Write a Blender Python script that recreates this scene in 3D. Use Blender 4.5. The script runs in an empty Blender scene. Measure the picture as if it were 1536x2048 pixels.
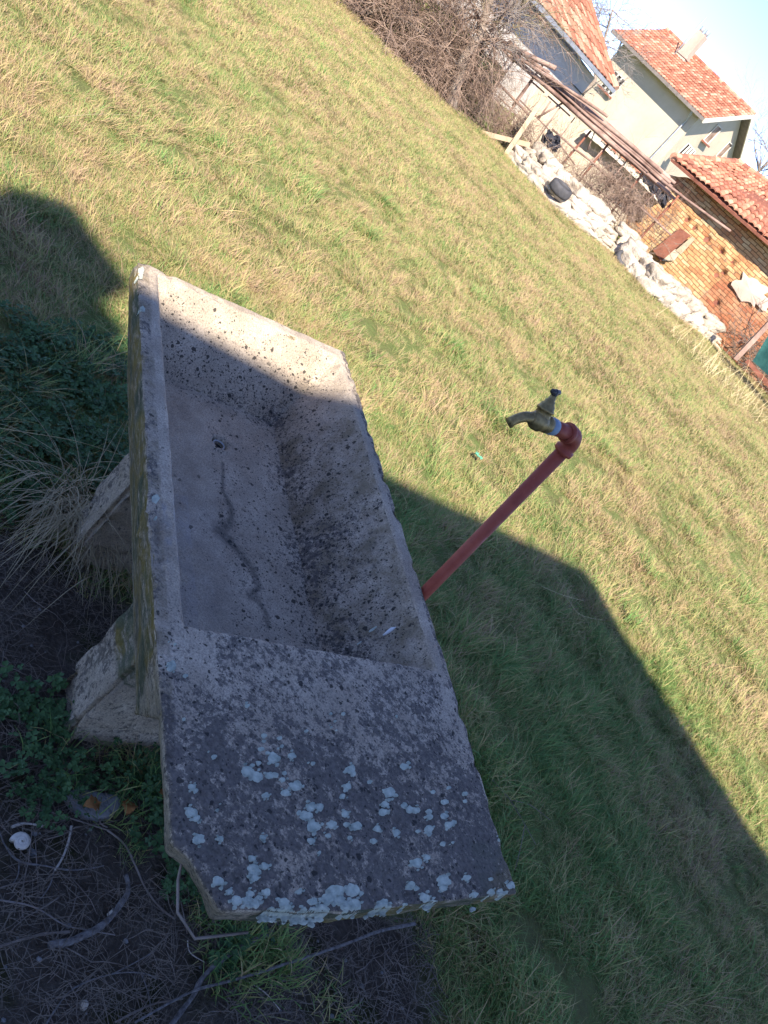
import bpy, bmesh, math, random
from mathutils import Vector, Matrix, noise
from mathutils.bvhtree import BVHTree
R = math.radians
random.seed(7)
SC = bpy.context.scene
# ------------------------------------------------------------------ camera
ROLL, HN, FPX, CH = R(44), 850.0, 1540.0, 1.6
TH = math.atan(HN / FPX); cT, sT = math.cos(TH), math.sin(TH)
UX, UY, RX, RY = -math.sin(ROLL), math.cos(ROLL), math.cos(ROLL), math.sin(ROLL)
Fw = Vector((0, cT, -sT)); Dn = Vector((0, -sT, -cT)); Rt = Vector((1, 0, 0))
ix = Rt * RX + Dn * UX
iy = Rt * RY + Dn * UY
cam = bpy.data.cameras.new('camera'); co = bpy.data.objects.new('camera', cam); SC.collection.objects.link(co)
m = Matrix((ix, -iy, -Fw)).transposed().to_4x4(); m.translation = (0, 0, CH); co.matrix_world = m
cam.sensor_fit = 'VERTICAL'; cam.sensor_height = 36; cam.lens = 36 * FPX / 2048; cam.clip_end = 2000; cam.clip_start = .05
SC.camera = co
# ------------------------------------------------------------------ light
SUN_AZ, SUN_EL = 15, 39.2          # degrees right of straight behind the camera, elevation
sv = Vector((math.sin(R(SUN_AZ)) * math.cos(R(SUN_EL)), -math.cos(R(SUN_AZ)) * math.cos(R(SUN_EL)), math.sin(R(SUN_EL))))
w = bpy.data.worlds.new("World"); SC.world = w; w.use_nodes = True
nt = w.node_tree; bg = nt.nodes['Background']; sk = nt.nodes.new('ShaderNodeTexSky')
sk.sky_type = 'NISHITA'; sk.sun_disc = False; sk.sun_elevation = R(SUN_EL)
sk.sun_rotation = math.atan2(sv.x, sv.y); sk.air_density = 0.5; sk.dust_density = 0.05; sk.ozone_density = 3.0; sk.altitude = 1500
tint = nt.nodes.new('ShaderNodeMix'); tint.data_type = 'RGBA'; tint.blend_type = 'MULTIPLY'; tint.inputs[0].default_value = 1
tint.inputs[7].default_value = (1.0, .90, .94, 1)      # camera white balance: the photograph's sky leans to violet
nt.links.new(sk.outputs[0], tint.inputs[6]); nt.links.new(tint.outputs[2], bg.inputs[0]); bg.inputs[1].default_value = 0.15
sl = bpy.data.lights.new('sun', 'SUN'); sl.energy = 3.8; sl.angle = R(.55); sl.color = (1, .90, .76)
so = bpy.data.objects.new('sun', sl); SC.collection.objects.link(so); so.rotation_euler = sv.to_track_quat('Z', 'Y').to_euler()
SC.view_settings.view_transform = 'Standard'; SC.view_settings.look = 'None'; SC.view_settings.gamma = 1
SC.view_settings.exposure = 1.75
SC.cycles.max_bounces = 6; SC.cycles.diffuse_bounces = 3; SC.cycles.transparent_max_bounces = 6

def ray(px, py):
    ox, oy = px - 768, py - 1024
    a = (ox * RX + oy * RY) / FPX; b = (ox * UX + oy * UY) / FPX
    return Vector((a, cT - sT * b, -sT - cT * b))
def P(px, py, Y):
    v = ray(px, py); v = v * (Y / v.y); v.z += CH; return v
def Z(px, py, z=0.0):
    v = ray(px, py); v = v * ((z - CH) / v.z); v.z += CH; return v
def onwall(px, py, A, B, off=0.0):
    """ray hits the vertical plane through A, B; off pushes it towards the viewer"""
    n = Vector((B.y - A.y, -(B.x - A.x), 0)).normalized()
    if n.y > 0: n = -n
    v = ray(px, py); o = Vector((0, 0, CH))
    t = (A + n * off - o).dot(n) / v.dot(n)
    return o + v * t

# ------------------------------------------------------------------ materials
class NB:
    def __init__(s, name):
        s.m = bpy.data.materials.new(name); s.m.use_nodes = True; s.t = s.m.node_tree; s.n = s.t.nodes; s.l = s.t.links
        s.b = s.n['Principled BSDF']; s.b.inputs['Specular IOR Level'].default_value = .25; s.b.inputs['Roughness'].default_value = .85
        s.geo = s.n.new('ShaderNodeNewGeometry')
    def noise(s, scale, detail=4, rough=.6, vec=None, dist=0):
        x = s.n.new('ShaderNodeTexNoise'); x.inputs['Scale'].default_value = scale; x.inputs['Detail'].default_value = detail
        x.inputs['Roughness'].default_value = rough; x.inputs['Distortion'].default_value = dist
        s.l.new(vec or s.geo.outputs['Position'], x.inputs['Vector']); return x.outputs['Fac']
    def vor(s, scale, out='Distance', feat='F1', vec=None):
        x = s.n.new('ShaderNodeTexVoronoi'); x.feature = feat; x.inputs['Scale'].default_value = scale
        s.l.new(vec or s.geo.outputs['Position'], x.inputs['Vector']); return x.outputs[out]
    def attr(s, name, out='Fac'):
        x = s.n.new('ShaderNodeAttribute'); x.attribute_name = name; return x.outputs[out]
    def ramp(s, fac, stops, interp='LINEAR'):
        x = s.n.new('ShaderNodeValToRGB'); x.color_ramp.interpolation = interp
        e = x.color_ramp.elements
        while len(e) < len(stops): e.new(.5)
        for k, (p, c) in zip(e, stops): k.position = p; k.color = (*c, 1) if len(c) == 3 else c
        s.l.new(fac, x.inputs[0]); return x.outputs[0]
    def step(s, fac, a, b):
        x = s.n.new('ShaderNodeMapRange'); x.inputs[1].default_value = a; x.inputs[2].default_value = b
        s.l.new(fac, x.inputs[0]); return x.outputs[0]
    def math(s, op, a, b=None, clamp=False):
        x = s.n.new('ShaderNodeMath'); x.operation = op; x.use_clamp = clamp
        for i, v in enumerate((a, b)):
            if v is None: continue
            if isinstance(v, (int, float)): x.inputs[i].default_value = v
            else: s.l.new(v, x.inputs[i])
        return x.outputs[0]
    def mix(s, fac, a, b, mode='MIX'):
        x = s.n.new('ShaderNodeMix'); x.data_type = 'RGBA'; x.blend_type = mode
        for i, v in ((0, fac), (6, a), (7, b)):
            if isinstance(v, (int, float)): x.inputs[i].default_value = v
            elif isinstance(v, tuple): x.inputs[i].default_value = (*v, 1)
            else: s.l.new(v, x.inputs[i])
        return x.outputs[2]
    def color(s, c):
        if isinstance(c, tuple): s.b.inputs['Base Color'].default_value = (*c, 1)
        else: s.l.new(c, s.b.inputs['Base Color'])
    def bump(s, h, strength=.5, dist=.01, prev=None):
        x = s.n.new('ShaderNodeBump'); x.inputs['Strength'].default_value = strength; x.inputs['Distance'].default_value = dist
        s.l.new(h, x.inputs['Height'])
        if prev: s.l.new(prev, x.inputs['Normal'])
        s.l.new(x.outputs[0], s.b.inputs['Normal']); return x.outputs[0]
    def obj(s):
        return s.n.new('ShaderNodeTexCoord').outputs['Object']
    def scalev(s, vec, sc):
        x = s.n.new('ShaderNodeMapping'); x.inputs['Scale'].default_value = sc; s.l.new(vec, x.inputs[0]); return x.outputs[0]

def simple(name, c1, c2, scale=8, rough=.85, bump=.3, bd=.01, metal=0, c3=None):
    k = NB(name); n = k.noise(scale, 5)
    st = [(.3, c1), (.7, c2)] if c3 is None else [(.25, c1), (.5, c2), (.75, c3)]
    k.color(k.ramp(n, st)); k.b.inputs['Roughness'].default_value = rough; k.b.inputs['Metallic'].default_value = metal
    if bump: k.bump(k.noise(scale * 6, 4), bump, bd)
    return k.m

def mat_concrete():
    k = NB('weathered_concrete')
    base = k.ramp(k.noise(9, 6, .65), [(.3, (.30, .245, .19)), (.5, (.41, .34, .265)), (.72, (.54, .455, .36))])
    fine = k.ramp(k.noise(260, 3, .7), [(.33, (.50, .50, .52)), (.5, (.98, .98, .98)), (.68, (1.34, 1.32, 1.28))])
    c = k.mix(.8, base, fine, 'MULTIPLY')
    # smooth cement skim, bluish
    c = k.mix(k.math('MULTIPLY', k.math('MULTIPLY', k.attr('skim'), k.step(k.noise(11, 5, .7), .36, .66)), .5), c, (.33, .325, .345))
    # brown algae staining
    al = k.math('MULTIPLY', k.attr('algae'), k.step(k.noise(14, 5, .7), .42, .62), True)
    c = k.mix(k.math('MULTIPLY', al, .75), c, (.13, .10, .055))
    # grime on the slab: broken dark crust
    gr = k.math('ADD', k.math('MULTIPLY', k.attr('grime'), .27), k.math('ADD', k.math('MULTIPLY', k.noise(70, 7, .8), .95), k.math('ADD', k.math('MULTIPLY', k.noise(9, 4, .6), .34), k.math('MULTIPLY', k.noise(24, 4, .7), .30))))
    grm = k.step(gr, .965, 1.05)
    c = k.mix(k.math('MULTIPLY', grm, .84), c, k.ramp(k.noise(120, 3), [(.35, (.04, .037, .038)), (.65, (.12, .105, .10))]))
    # black lichen dots
    def dots(scale, thr, seed):
        v = k.n.new('ShaderNodeTexVoronoi'); v.inputs['Scale'].default_value = scale
        mp = k.n.new('ShaderNodeMapping'); mp.inputs['Location'].default_value = (seed, seed * 2, seed * 3)
        nz = k.n.new('ShaderNodeTexNoise'); nz.inputs['Scale'].default_value = 90; k.l.new(k.geo.outputs['Position'], nz.inputs['Vector'])
        add = k.n.new('ShaderNodeVectorMath'); add.operation = 'MULTIPLY_ADD'; add.inputs[1].default_value = (.012, .012, .012)
        k.l.new(nz.outputs['Color'], add.inputs[0]); k.l.new(k.geo.outputs['Position'], add.inputs[2])
        k.l.new(add.outputs[0], mp.inputs[0]); k.l.new(mp.outputs[0], v.inputs['Vector'])
        sepv = k.n.new('ShaderNodeSeparateColor'); k.l.new(v.outputs['Color'], sepv.inputs[0])
        pres = k.step(k.math('SUBTRACT', k.attr('dots'), sepv.outputs[0]), -.02, .05)
        size = k.math('MULTIPLY', sepv.outputs[1], thr)
        return k.math('MULTIPLY', pres, k.step(k.math('SUBTRACT', size, v.outputs['Distance']), 0, .06), True)
    d = k.math('MAXIMUM', k.math('MAXIMUM', dots(62, .40, 3.1), dots(110, .42, 7.7)), dots(210, .48, 5.2))
    c = k.mix(k.math('MULTIPLY', d, .88), c, (.03, .028, .027))
    # wet trail
    st = k.step(k.math('ADD', k.attr('stain'), k.math('MULTIPLY', k.math('SUBTRACT', k.noise(75, 7, .8), .5), 2.2)), .25, 1.1)
    c = k.mix(k.math('MULTIPLY', st, .68), c, (.035, .036, .038))
    # green and yellow moss on the outer faces
    ms = k.attr('moss')
    mv = k.scalev(k.geo.outputs['Position'], (9, 9, 34))
    mn = k.noise(2.2, 5, .65, mv)
    mcol = k.ramp(k.noise(5, 4, .6), [(.32, (.022, .038, .026)), (.45, (.055, .075, .04)), (.55, (.17, .125, .02)), (.66, (.07, .075, .06))])
    mm = k.math('MULTIPLY', ms, k.step(mn, .30, .52), True)
    c = k.mix(k.math('MULTIPLY', mm, .9), c, mcol)
    k.color(c); k.b.inputs['Roughness'].default_value = .93; k.b.inputs['Specular IOR Level'].default_value = .15
    h = k.math('ADD', k.noise(240, 3, .7), k.math('MULTIPLY', k.noise(40, 5, .7), 1.4))
    k.bump(h, .75, .004)
    return k.m

def mat_grass(name, kind):
    k = NB(name)
    v = k.attr('tone')                          # per blade 0..1, base blades darker straw
    big = k.noise(.9, 3, .6); mid = k.noise(4.5, 3, .6)
    vp = k.scalev(k.geo.outputs['Position'], (1, 1, 0))
    s = k.math('ADD', k.math('MULTIPLY', k.noise(1.3, 3, .55, vp), .62), k.math('MULTIPLY', k.noise(7, 2, .5, vp), .48))
    s = k.math('ADD', s, k.math('MULTIPLY', k.math('SUBTRACT', v, .5), .46))
    s = k.math('ADD', s, {'field': -.085, 'lush': .10, 'weed': .2}[kind])
    if kind == 'field':
        # greener close to the trough (lush, colour lifted for the shade), drier further out
        ln = k.n.new('ShaderNodeVectorMath'); ln.operation = 'DISTANCE'; ln.inputs[1].default_value = (.9, 1.9, 0)
        k.l.new(vp, ln.inputs[0])
        s = k.math('ADD', s, k.math('MULTIPLY', k.math('SUBTRACT', 1, k.step(ln.outputs['Value'], .9, 2.7)), .16))
    if kind == 'field':
        s = k.math('ADD', s, k.math('MULTIPLY', k.step(ln.outputs['Value'], 3.0, 9.0), .03))
    col = k.ramp(s, [(.34, (.43, .30, .19)), (.42, (.52, .40, .20)), (.50, (.47, .41, .17)), (.57, (.33, .35, .125)), (.66, (.22, .32, .095)), (.78, (.14, .27, .075))])  # green end lightened to make up for weak light on shaded grass
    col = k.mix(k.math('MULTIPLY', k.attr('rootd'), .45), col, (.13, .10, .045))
    k.color(col); k.b.inputs['Roughness'].default_value = .6; k.b.inputs['Specular IOR Level'].default_value = .3
    tr = k.n.new('ShaderNodeBsdfTranslucent'); k.l.new(col, tr.inputs[0])
    mx = k.n.new('ShaderNodeMixShader'); mx.inputs[0].default_value = .3
    k.l.new(k.b.outputs[0], mx.inputs[1]); k.l.new(tr.outputs[0], mx.inputs[2])
    k.l.new(mx.outputs[0], k.n['Material Output'].inputs[0])
    return k.m

def mat_ground():
    k = NB('soil_and_turf')
    n = k.noise(1.1, 5, .6); n2 = k.noise(14, 5, .7); n3 = k.noise(90, 4, .7)
    s = k.math('ADD', k.math('MULTIPLY', n, .5), k.math('ADD', k.math('MULTIPLY', n2, .3), k.math('MULTIPLY', n3, .25)))
    turf = k.ramp(s, [(.38, (.13, .115, .06)), (.5, (.17, .18, .07)), (.6, (.15, .20, .065)), (.7, (.09, .15, .045))])
    soil = k.ramp(s, [(.36, (.03, .025, .02)), (.5, (.085, .068, .055)), (.6, (.13, .11, .09)), (.72, (.19, .165, .14))])
    mo = k.step(k.noise(4.2, 4, .6), .53, .62)
    soil = k.mix(k.math('MULTIPLY', mo, .8), soil, k.ramp(n3, [(.35, (.018, .022, .008)), (.7, (.06, .062, .018))]))
    k.color(k.mix(k.attr('bare'), turf, soil)); k.b.inputs['Roughness'].default_value = 1; k.b.inputs['Specular IOR Level'].default_value = .05
    k.bump(k.math('ADD', n2, n3), .9, .02)
    return k.m

def mat_tile(name, cs):
    k = NB(name)
    v = k.attr('tone')
    c = k.ramp(v, [(0, cs[0]), (.35, cs[1]), (.7, cs[2]), (1, cs[3])])
    c = k.mix(.5, c, k.ramp(k.noise(5, 5, .7), [(.35, (.6, .6, .62)), (.6, (1.1, 1.08, 1.05))]), 'MULTIPLY')
    k.color(c); k.bump(k.noise(30, 3), .4, .01); return k.m

def mat_brick():
    k = NB('old_brickwork')
    uv = k.n.new('ShaderNodeUVMap').outputs[0]
    nz = k.n.new('ShaderNodeTexNoise'); nz.inputs['Scale'].default_value = 2.2; nz.inputs['Detail'].default_value = 4; k.l.new(uv, nz.inputs['Vector'])
    add = k.n.new('ShaderNodeVectorMath'); add.operation = 'MULTIPLY_ADD'; add.inputs[1].default_value = (.10, .085, 0)
    k.l.new(nz.outputs['Color'], add.inputs[0]); k.l.new(uv, add.inputs[2])
    br = k.n.new('ShaderNodeTexBrick'); k.l.new(add.outputs[0], br.inputs['Vector'])
    br.inputs['Scale'].default_value = 1; br.inputs['Brick Width'].default_value = .26; br.inputs['Row Height'].default_value = .082
    br.inputs['Mortar Size'].default_value = .008; br.inputs['Bias'].default_value = 0; br.inputs['Mortar Smooth'].default_value = .3
    br.inputs['Color1'].default_value = (0, 0, 0, 1); br.inputs['Color2'].default_value = (1, 1, 1, 1); br.inputs['Mortar'].default_value = (.5, .5, .5, 1)
    t = k.math('ADD', k.math('MULTIPLY', br.outputs['Color'], .45), k.math('MULTIPLY', k.noise(1.6, 5, .7), .75))
    yel = k.ramp(t, [(.3, (.36, .15, .07)), (.45, (.45, .22, .10)), (.62, (.51, .30, .14)), (.8, (.52, .38, .21))])
    red = k.ramp(t, [(.3, (.25, .085, .045)), (.5, (.36, .14, .07)), (.8, (.44, .22, .12))])
    c = k.mix(k.step(k.math('ADD', k.attr('red'), k.math('MULTIPLY', k.math('SUBTRACT', k.noise(2.5, 3), .5), .5)), .35, .6), yel, red)
    c = k.mix(k.math('MULTIPLY', br.outputs['Fac'], .85), c, (.16, .09, .05))
    c = k.mix(k.math('MULTIPLY', k.step(k.noise(3.3, 5, .7), .56, .68), .55), c, (.24, .17, .12))
    k.color(c)
    k.bump(k.math('SUBTRACT', k.noise(18, 4), k.math('MULTIPLY', br.outputs['Fac'], 1.6)), .9, .03)
    return k.m

def mat_plaster(name, c1, c2):
    k = NB(name)
    c = k.ramp(k.noise(.9, 5, .65), [(.3, c1), (.7, c2)])
    c = k.mix(k.math('MULTIPLY', k.step(k.noise(2.4, 6, .7), .6, .72), .3), c, tuple(x * .72 for x in c1))
    k.color(c); k.bump(k.noise(25, 4), .25, .01); return k.m

def mat_pipe():
    k = NB('red_oxide_paint')
    c = k.ramp(k.noise(30, 5, .6), [(.3, (.25, .045, .028)), (.7, (.34, .075, .048))])
    v = k.scalev(k.geo.outputs['Position'], (60, 60, 6))
    w_ = k.math('MAXIMUM', k.step(k.noise(1.2, 5, .7, v), .62, .70), k.step(k.noise(85, 5, .7), .68, .72))
    c = k.mix(k.math('MULTIPLY', w_, .5), c, (.5, .38, .36))
    k.color(c); k.b.inputs['Roughness'].default_value = .55; k.b.inputs['Specular IOR Level'].default_value = .35
    k.bump(k.noise(160, 3), .25, .001); return k.m

M = {}
M['conc'] = mat_concrete(); M['ground'] = mat_ground()
M['field'] = mat_grass('field_grass_blades', 'field'); M['lush'] = mat_grass('lush_grass_blades', 'lush')
M['clover'] = simple('clover_leaves', (.03, .075, .03), (.08, .16, .055), 30, .6, 0)
M['straw'] = simple('dry_straw', (.11, .09, .072), (.26, .21, .165), 12, .8, 0)
M['palestraw'] = simple('bleached_straw', (.42, .34, .19), (.58, .48, .28), 12, .8, 0)
M['tussock'] = simple('grey_dry_grass', (.30, .25, .155), (.46, .385, .25), 12, .8, 0)
M['twig'] = simple('dry_twig_bark', (.11, .085, .07), (.30, .25, .215), 14, .9, .3, .003)
M['stick'] = simple('weathered_stick', (.08, .07, .068), (.27, .25, .24), 90, .9, .8, .004)
M['palestick'] = simple('peeled_stick', (.42, .36, .31), (.62, .56, .5), 40, .9, .5, .003)
M['stone'] = simple('limestone_rubble', (.26, .21, .165), (.45, .39, .32), 3.2, .95, 1, .04, c3=(.60, .54, .46))
M['greystone'] = simple('grey_stone', (.13, .13, .13), (.27, .27, .27), 20, .95, .8, .006)
M['darkstone'] = simple('dark_damp_stone', (.04, .038, .04), (.10, .095, .095), 9, .95, .9, .01)
M['vine'] = simple('dry_vine_stems', (.16, .10, .075), (.40, .30, .235), 3, .95, 0)
M['bark'] = simple('grey_tree_bark', (.16, .125, .10), (.34, .28, .23), 6, .95, .8, .03)
M['greybranch'] = simple('grey_bare_branches', (.16, .13, .12), (.34, .30, .27), 3, .95, 0)
M['olivetwig'] = simple('yellowish_twigs', (.20, .17, .10), (.36, .31, .19), 3, .95, 0)
M['pole'] = simple('weathered_brown_poles', (.13, .075, .06), (.40, .28, .23), 2.2, .9, .5, .01)
M['rust'] = simple('rusty_iron', (.16, .06, .04), (.30, .12, .08), 5, .85, .4, .01)
M['plank'] = simple('pale_sawn_timber', (.36, .27, .18), (.48, .38, .27), 4, .9, .4, .01)
M['rubber'] = simple('old_tyre_rubber', (.045, .045, .05), (.09, .088, .095), 6, .85, .5, .01)
M['darkcloth'] = simple('dark_blue_tarp', (.018, .02, .03), (.045, .048, .06), 6, .8, .5, .03)
M['white'] = mat_plaster('whitewashed_wall', (.48, .44, .40), (.57, .53, .49))
M['cream'] = mat_plaster('cream_render', (.44, .38, .285), (.53, .46, .36))
M['dwall'] = mat_plaster('plain_render', (.72, .69, .64), (.8, .77, .72))  # walls of the unseen house, whitened to bounce light into the shade
M['tile_new'] = mat_tile('orange_roof_tiles', ((.26, .095, .06), (.37, .15, .095), (.43, .20, .13), (.48, .31, .22)))
M['tile_old'] = mat_tile('old_pink_roof_tiles', ((.26, .11, .075), (.42, .17, .11), (.50, .24, .15), (.56, .33, .22)))
M['brick'] = mat_brick(); M['pinkrender'] = mat_plaster('pink_render', (.42, .30, .24), (.58, .46, .38))
M['fascia'] = simple('pale_painted_fascia', (.55, .52, .45), (.7, .66, .58), 3, .7, 0)
M['dark'] = simple('dark_window_interior', (.012, .012, .014), (.03, .028, .028), 3, .4, 0)
M['metalgrey'] = simple('galvanised_steel', (.30, .31, .32), (.45, .46, .48), 5, .5, .2, .003, .5)
M['darkgutter'] = simple('dull_brown_gutter', (.14, .12, .11), (.22, .19, .17), 5, .6, 0)
M['pipe'] = mat_pipe()
M['blue'] = simple('blue_grey_plastic', (.17, .23, .31), (.25, .32, .40), 60, .5, .15, .001)
M['brass'] = simple('tarnished_brass', (.16, .115, .05), (.34, .255, .12), 70, .45, .3, .001, .55)
M['black'] = simple('black_knob_plastic', (.02, .018, .018), (.055, .05, .05), 60, .35, 0)
M['lichen'] = simple('pale_lichen', (.27, .31, .26), (.50, .54, .46), 75, .95, 1, .004, c3=(.68, .71, .60))
M['bird'] = simple('white_splash', (.6, .62, .64), (.8, .8, .8), 60, .9, 0)
M['shell'] = simple('bleached_snail_shell', (.48, .42, .36), (.72, .67, .60), 50, .6, .3, .002)
M['brownleaf'] = simple('brown_dead_leaf', (.22, .09, .025), (.36, .17, .06), 40, .7, .4, .003)
M['green'] = simple('green_plastic', (.08, .30, .19), (.14, .40, .27), 60, .5, 0)
M['net'] = simple('dark_green_fence_fabric', (.012, .06, .06), (.03, .11, .10), 9, .8, .3, .01)
M['redplastic'] = simple('faded_red_plastic', (.5, .08, .05), (.6, .14, .1), 9, .6, 0)

# ------------------------------------------------------------------ object helpers
def tag(o, label=None, cat=None, group=None, kind=None):
    for k, v in (('label', label), ('category', cat), ('group', group), ('kind', kind)):
        if v: o[k] = v
    return o
def mk(name, bm, mat, parent=None, smooth=False):
    me = bpy.data.meshes.new(name); bm.to_mesh(me); bm.free()
    if smooth: me.shade_smooth()
    me.materials.append(M[mat] if isinstance(mat, str) else mat)
    o = bpy.data.objects.new(name, me); SC.collection.objects.link(o)
    if parent:
        o.parent = parent; o.matrix_parent_inverse = Matrix.Translation(-Vector(parent.location))
    return o
def raw(name, verts, faces, mat, parent=None, smooth=False):
    me = bpy.data.meshes.new(name); me.from_pydata([tuple(v) for v in verts], [], faces); me.update()
    if smooth: me.shade_smooth()
    me.materials.append(M[mat])
    o = bpy.data.objects.new(name, me); SC.collection.objects.link(o)
    if parent:
        o.parent = parent; o.matrix_parent_inverse = Matrix.Translation(-Vector(parent.location))
    return o
def empty(name, loc, label, cat, group=None):
    o = bpy.data.objects.new(name, None); SC.collection.objects.link(o); o.location = loc; o.empty_display_size = .1
    return tag(o, label, cat, group)

class Tubes:
    """collects tubes along polylines"""
    def __init__(s): s.v = []; s.f = []
    def add(s, pts, rads, n=5, cap=True):
        pts = [Vector(p) for p in pts]; base = len(s.v)
        if isinstance(rads, (int, float)): rads = [rads] * len(pts)
        up = Vector((.31, .17, .93)); prev = None
        for i, p in enumerate(pts):
            d = (pts[min(i + 1, len(pts) - 1)] - pts[max(i - 1, 0)])
            if d.length < 1e-9: d = Vector((0, 0, 1))
            d.normalize()
            if prev is None:
                a = d.cross(up)
                if a.length < .1: a = d.cross(Vector((1, 0, 0)))
            else: a = prev - d * prev.dot(d)
            a.normalize(); b = d.cross(a); prev = a
            for j in range(n):
                t = 2 * math.pi * j / n
                s.v.append(p + (a * math.cos(t) + b * math.sin(t)) * rads[i])
        for i in range(len(pts) - 1):
            for j in range(n):
                s.f.append((base + i * n + j, base + i * n + (j + 1) % n, base + (i + 1) * n + (j + 1) % n, base + (i + 1) * n + j))
        if cap:
            s.f.append(tuple(base + j for j in range(n))[::-1]); s.f.append(tuple(base + (len(pts) - 1) * n + j for j in range(n)))
        return s
    def build(s, name, mat, parent=None, smooth=True): return raw(name, s.v, s.f, mat, parent, smooth)
def wander(a, b, n, amp, seed=None):
    """polyline a->b with smooth sideways wobble"""
    a, b = Vector(a), Vector(b); sd = random.random() * 100 if seed is None else seed; L = (b - a).length
    out = []
    for i in range(n + 1):
        t = i / n; e = math.sin(math.pi * min(1, t * 1.0 + .0)) * .5 + .5
        w_ = noise.noise_vector(Vector((t * 2.2 + sd, sd * .7, 3.1))) * amp * L * min(1, t * 3)
        out.append(a.lerp(b, t) + w_)
    return out
def box8(bm, c):
    v = [bm.verts.new(p) for p in c]
    for f in ((3, 2, 1, 0), (4, 5, 6, 7), (0, 1, 5, 4), (1, 2, 6, 5), (2, 3, 7, 6), (3, 0, 4, 7)): bm.faces.new([v[i] for i in f])
    return v
def slab(bm, quad, n, th):
    q = [Vector(p) for p in quad]; n = Vector(n).normalized() * th
    return box8(bm, [p - n for p in q] + q)
def bar(bm, a, b, w_, h, up=Vector((0, 0, 1))):
    a, b = Vector(a), Vector(b); d = (b - a).normalized(); s = d.cross(up).normalized() * w_ / 2; t = s.cross(d).normalized() * h / 2
    return box8(bm, [a - s - t, a + s - t, a + s + t, a - s + t, b - s - t, b + s - t, b + s + t, b - s + t])
def refine(bm, L, it=9):
    for _ in range(it):
        es = [e for e in bm.edges if e.calc_length() > L]
        if not es: break
        bmesh.ops.subdivide_edges(bm, edges=es, cuts=1)
        bmesh.ops.triangulate(bm, faces=[f for f in bm.faces if len(f.verts) > 3])
def displace(bm, amp, sc, seed=0):
    bm.normal_update()
    mv = []
    for v in bm.verts:
        p = v.co + Vector((seed, seed, seed))
        d = noise.fractal(p * sc, .9, 2.1, 4) * amp
        mv.append(v.normal * d)
    for v, d in zip(bm.verts, mv): v.co += d
def lathe(T, a, d, prof, n=16):
    """prof: list of (distance along d, radius)"""
    a = Vector(a); d = Vector(d).normalized(); T.add([a + d * t for t, r in prof], [r for t, r in prof], n)
# NOTE: Tubes.add with repeated points on the axis copes because directions come from neighbours

def inpoly(x, y, poly):
    c = False; j = len(poly) - 1
    for i in range(len(poly)):
        xi, yi = poly[i]; xj, yj = poly[j]
        if (yi > y) != (yj > y) and x < (xj - xi) * (y - yi) / (yj - yi) + xi: c = not c
        j = i
    return c
def pdist(x, y, poly):
    best = 9e9
    for i in range(len(poly)):
        x1, y1 = poly[i - 1]; x2, y2 = poly[i]; dx, dy = x2 - x1, y2 - y1
        t = max(0, min(1, ((x - x1) * dx + (y - y1) * dy) / (dx * dx + dy * dy + 1e-12)))
        best = min(best, math.hypot(x - x1 - t * dx, y - y1 - t * dy))
    return best
def wpoly(pp): return [tuple(Z(a, b, 0).xy) for a, b in pp]

# ------------------------------------------------------------------ the ground
BARE = wpoly([(-260, 1080), (60, 1040), (150, 1130), (260, 1200), (420, 1300), (620, 1600), (760, 1830), (850, 1850), (890, 2300), (-300, 2400)])
def bare(x, y):
    d = pdist(x, y, BARE) + noise.noise(Vector((x * 9, y * 9, 0))) * .05
    return max(0, min(1, .5 + (d if inpoly(x, y, BARE) else -d) / .10))
def gh(x, y):
    n = noise.noise(Vector((x * .8, y * .8, 1))) * .018 + noise.noise(Vector((x * 3.3, y * 3.3, 5))) * .010
    r = math.hypot(x, y)
    if r < 6: n += noise.noise(Vector((x * 13, y * 13, 2))) * .006
    if y > 21: n += min(.45, (y - 21) * .15)
    return n
def build_ground():
    def axis(lo, hi):
        out = [0.0]; s = .045; x = 0.0
        while x < hi:
            s_ = s if x < 3.6 else min(60, s * 1.0 + (x - 3.6) * .09); x += s_; out.append(x)
        neg = []; x = 0.0
        while x > lo:
            s_ = s if x > -3.0 else min(60, s + (-3.0 - x) * .09); x -= s_; neg.append(x)
        return neg[::-1] + out
    xs = axis(-600, 600); ys = axis(-60, 900)
    vs = [(x, y, gh(x, y)) for y in ys for x in xs]; nx = len(xs)
    fs = [(j * nx + i, j * nx + i + 1, (j + 1) * nx + i + 1, (j + 1) * nx + i) for j in range(len(ys) - 1) for i in range(nx - 1)]
    o = raw('ground', vs, fs, 'ground', smooth=True)
    a = o.data.attributes.new('bare', 'FLOAT', 'POINT')
    a.data.foreach_set('value', [bare(v[0], v[1]) if abs(v[0]) < 5 and -2 < v[1] < 5 else 0.0 for v in vs])
    tag(o, kind='structure'); return o
build_ground()

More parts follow.
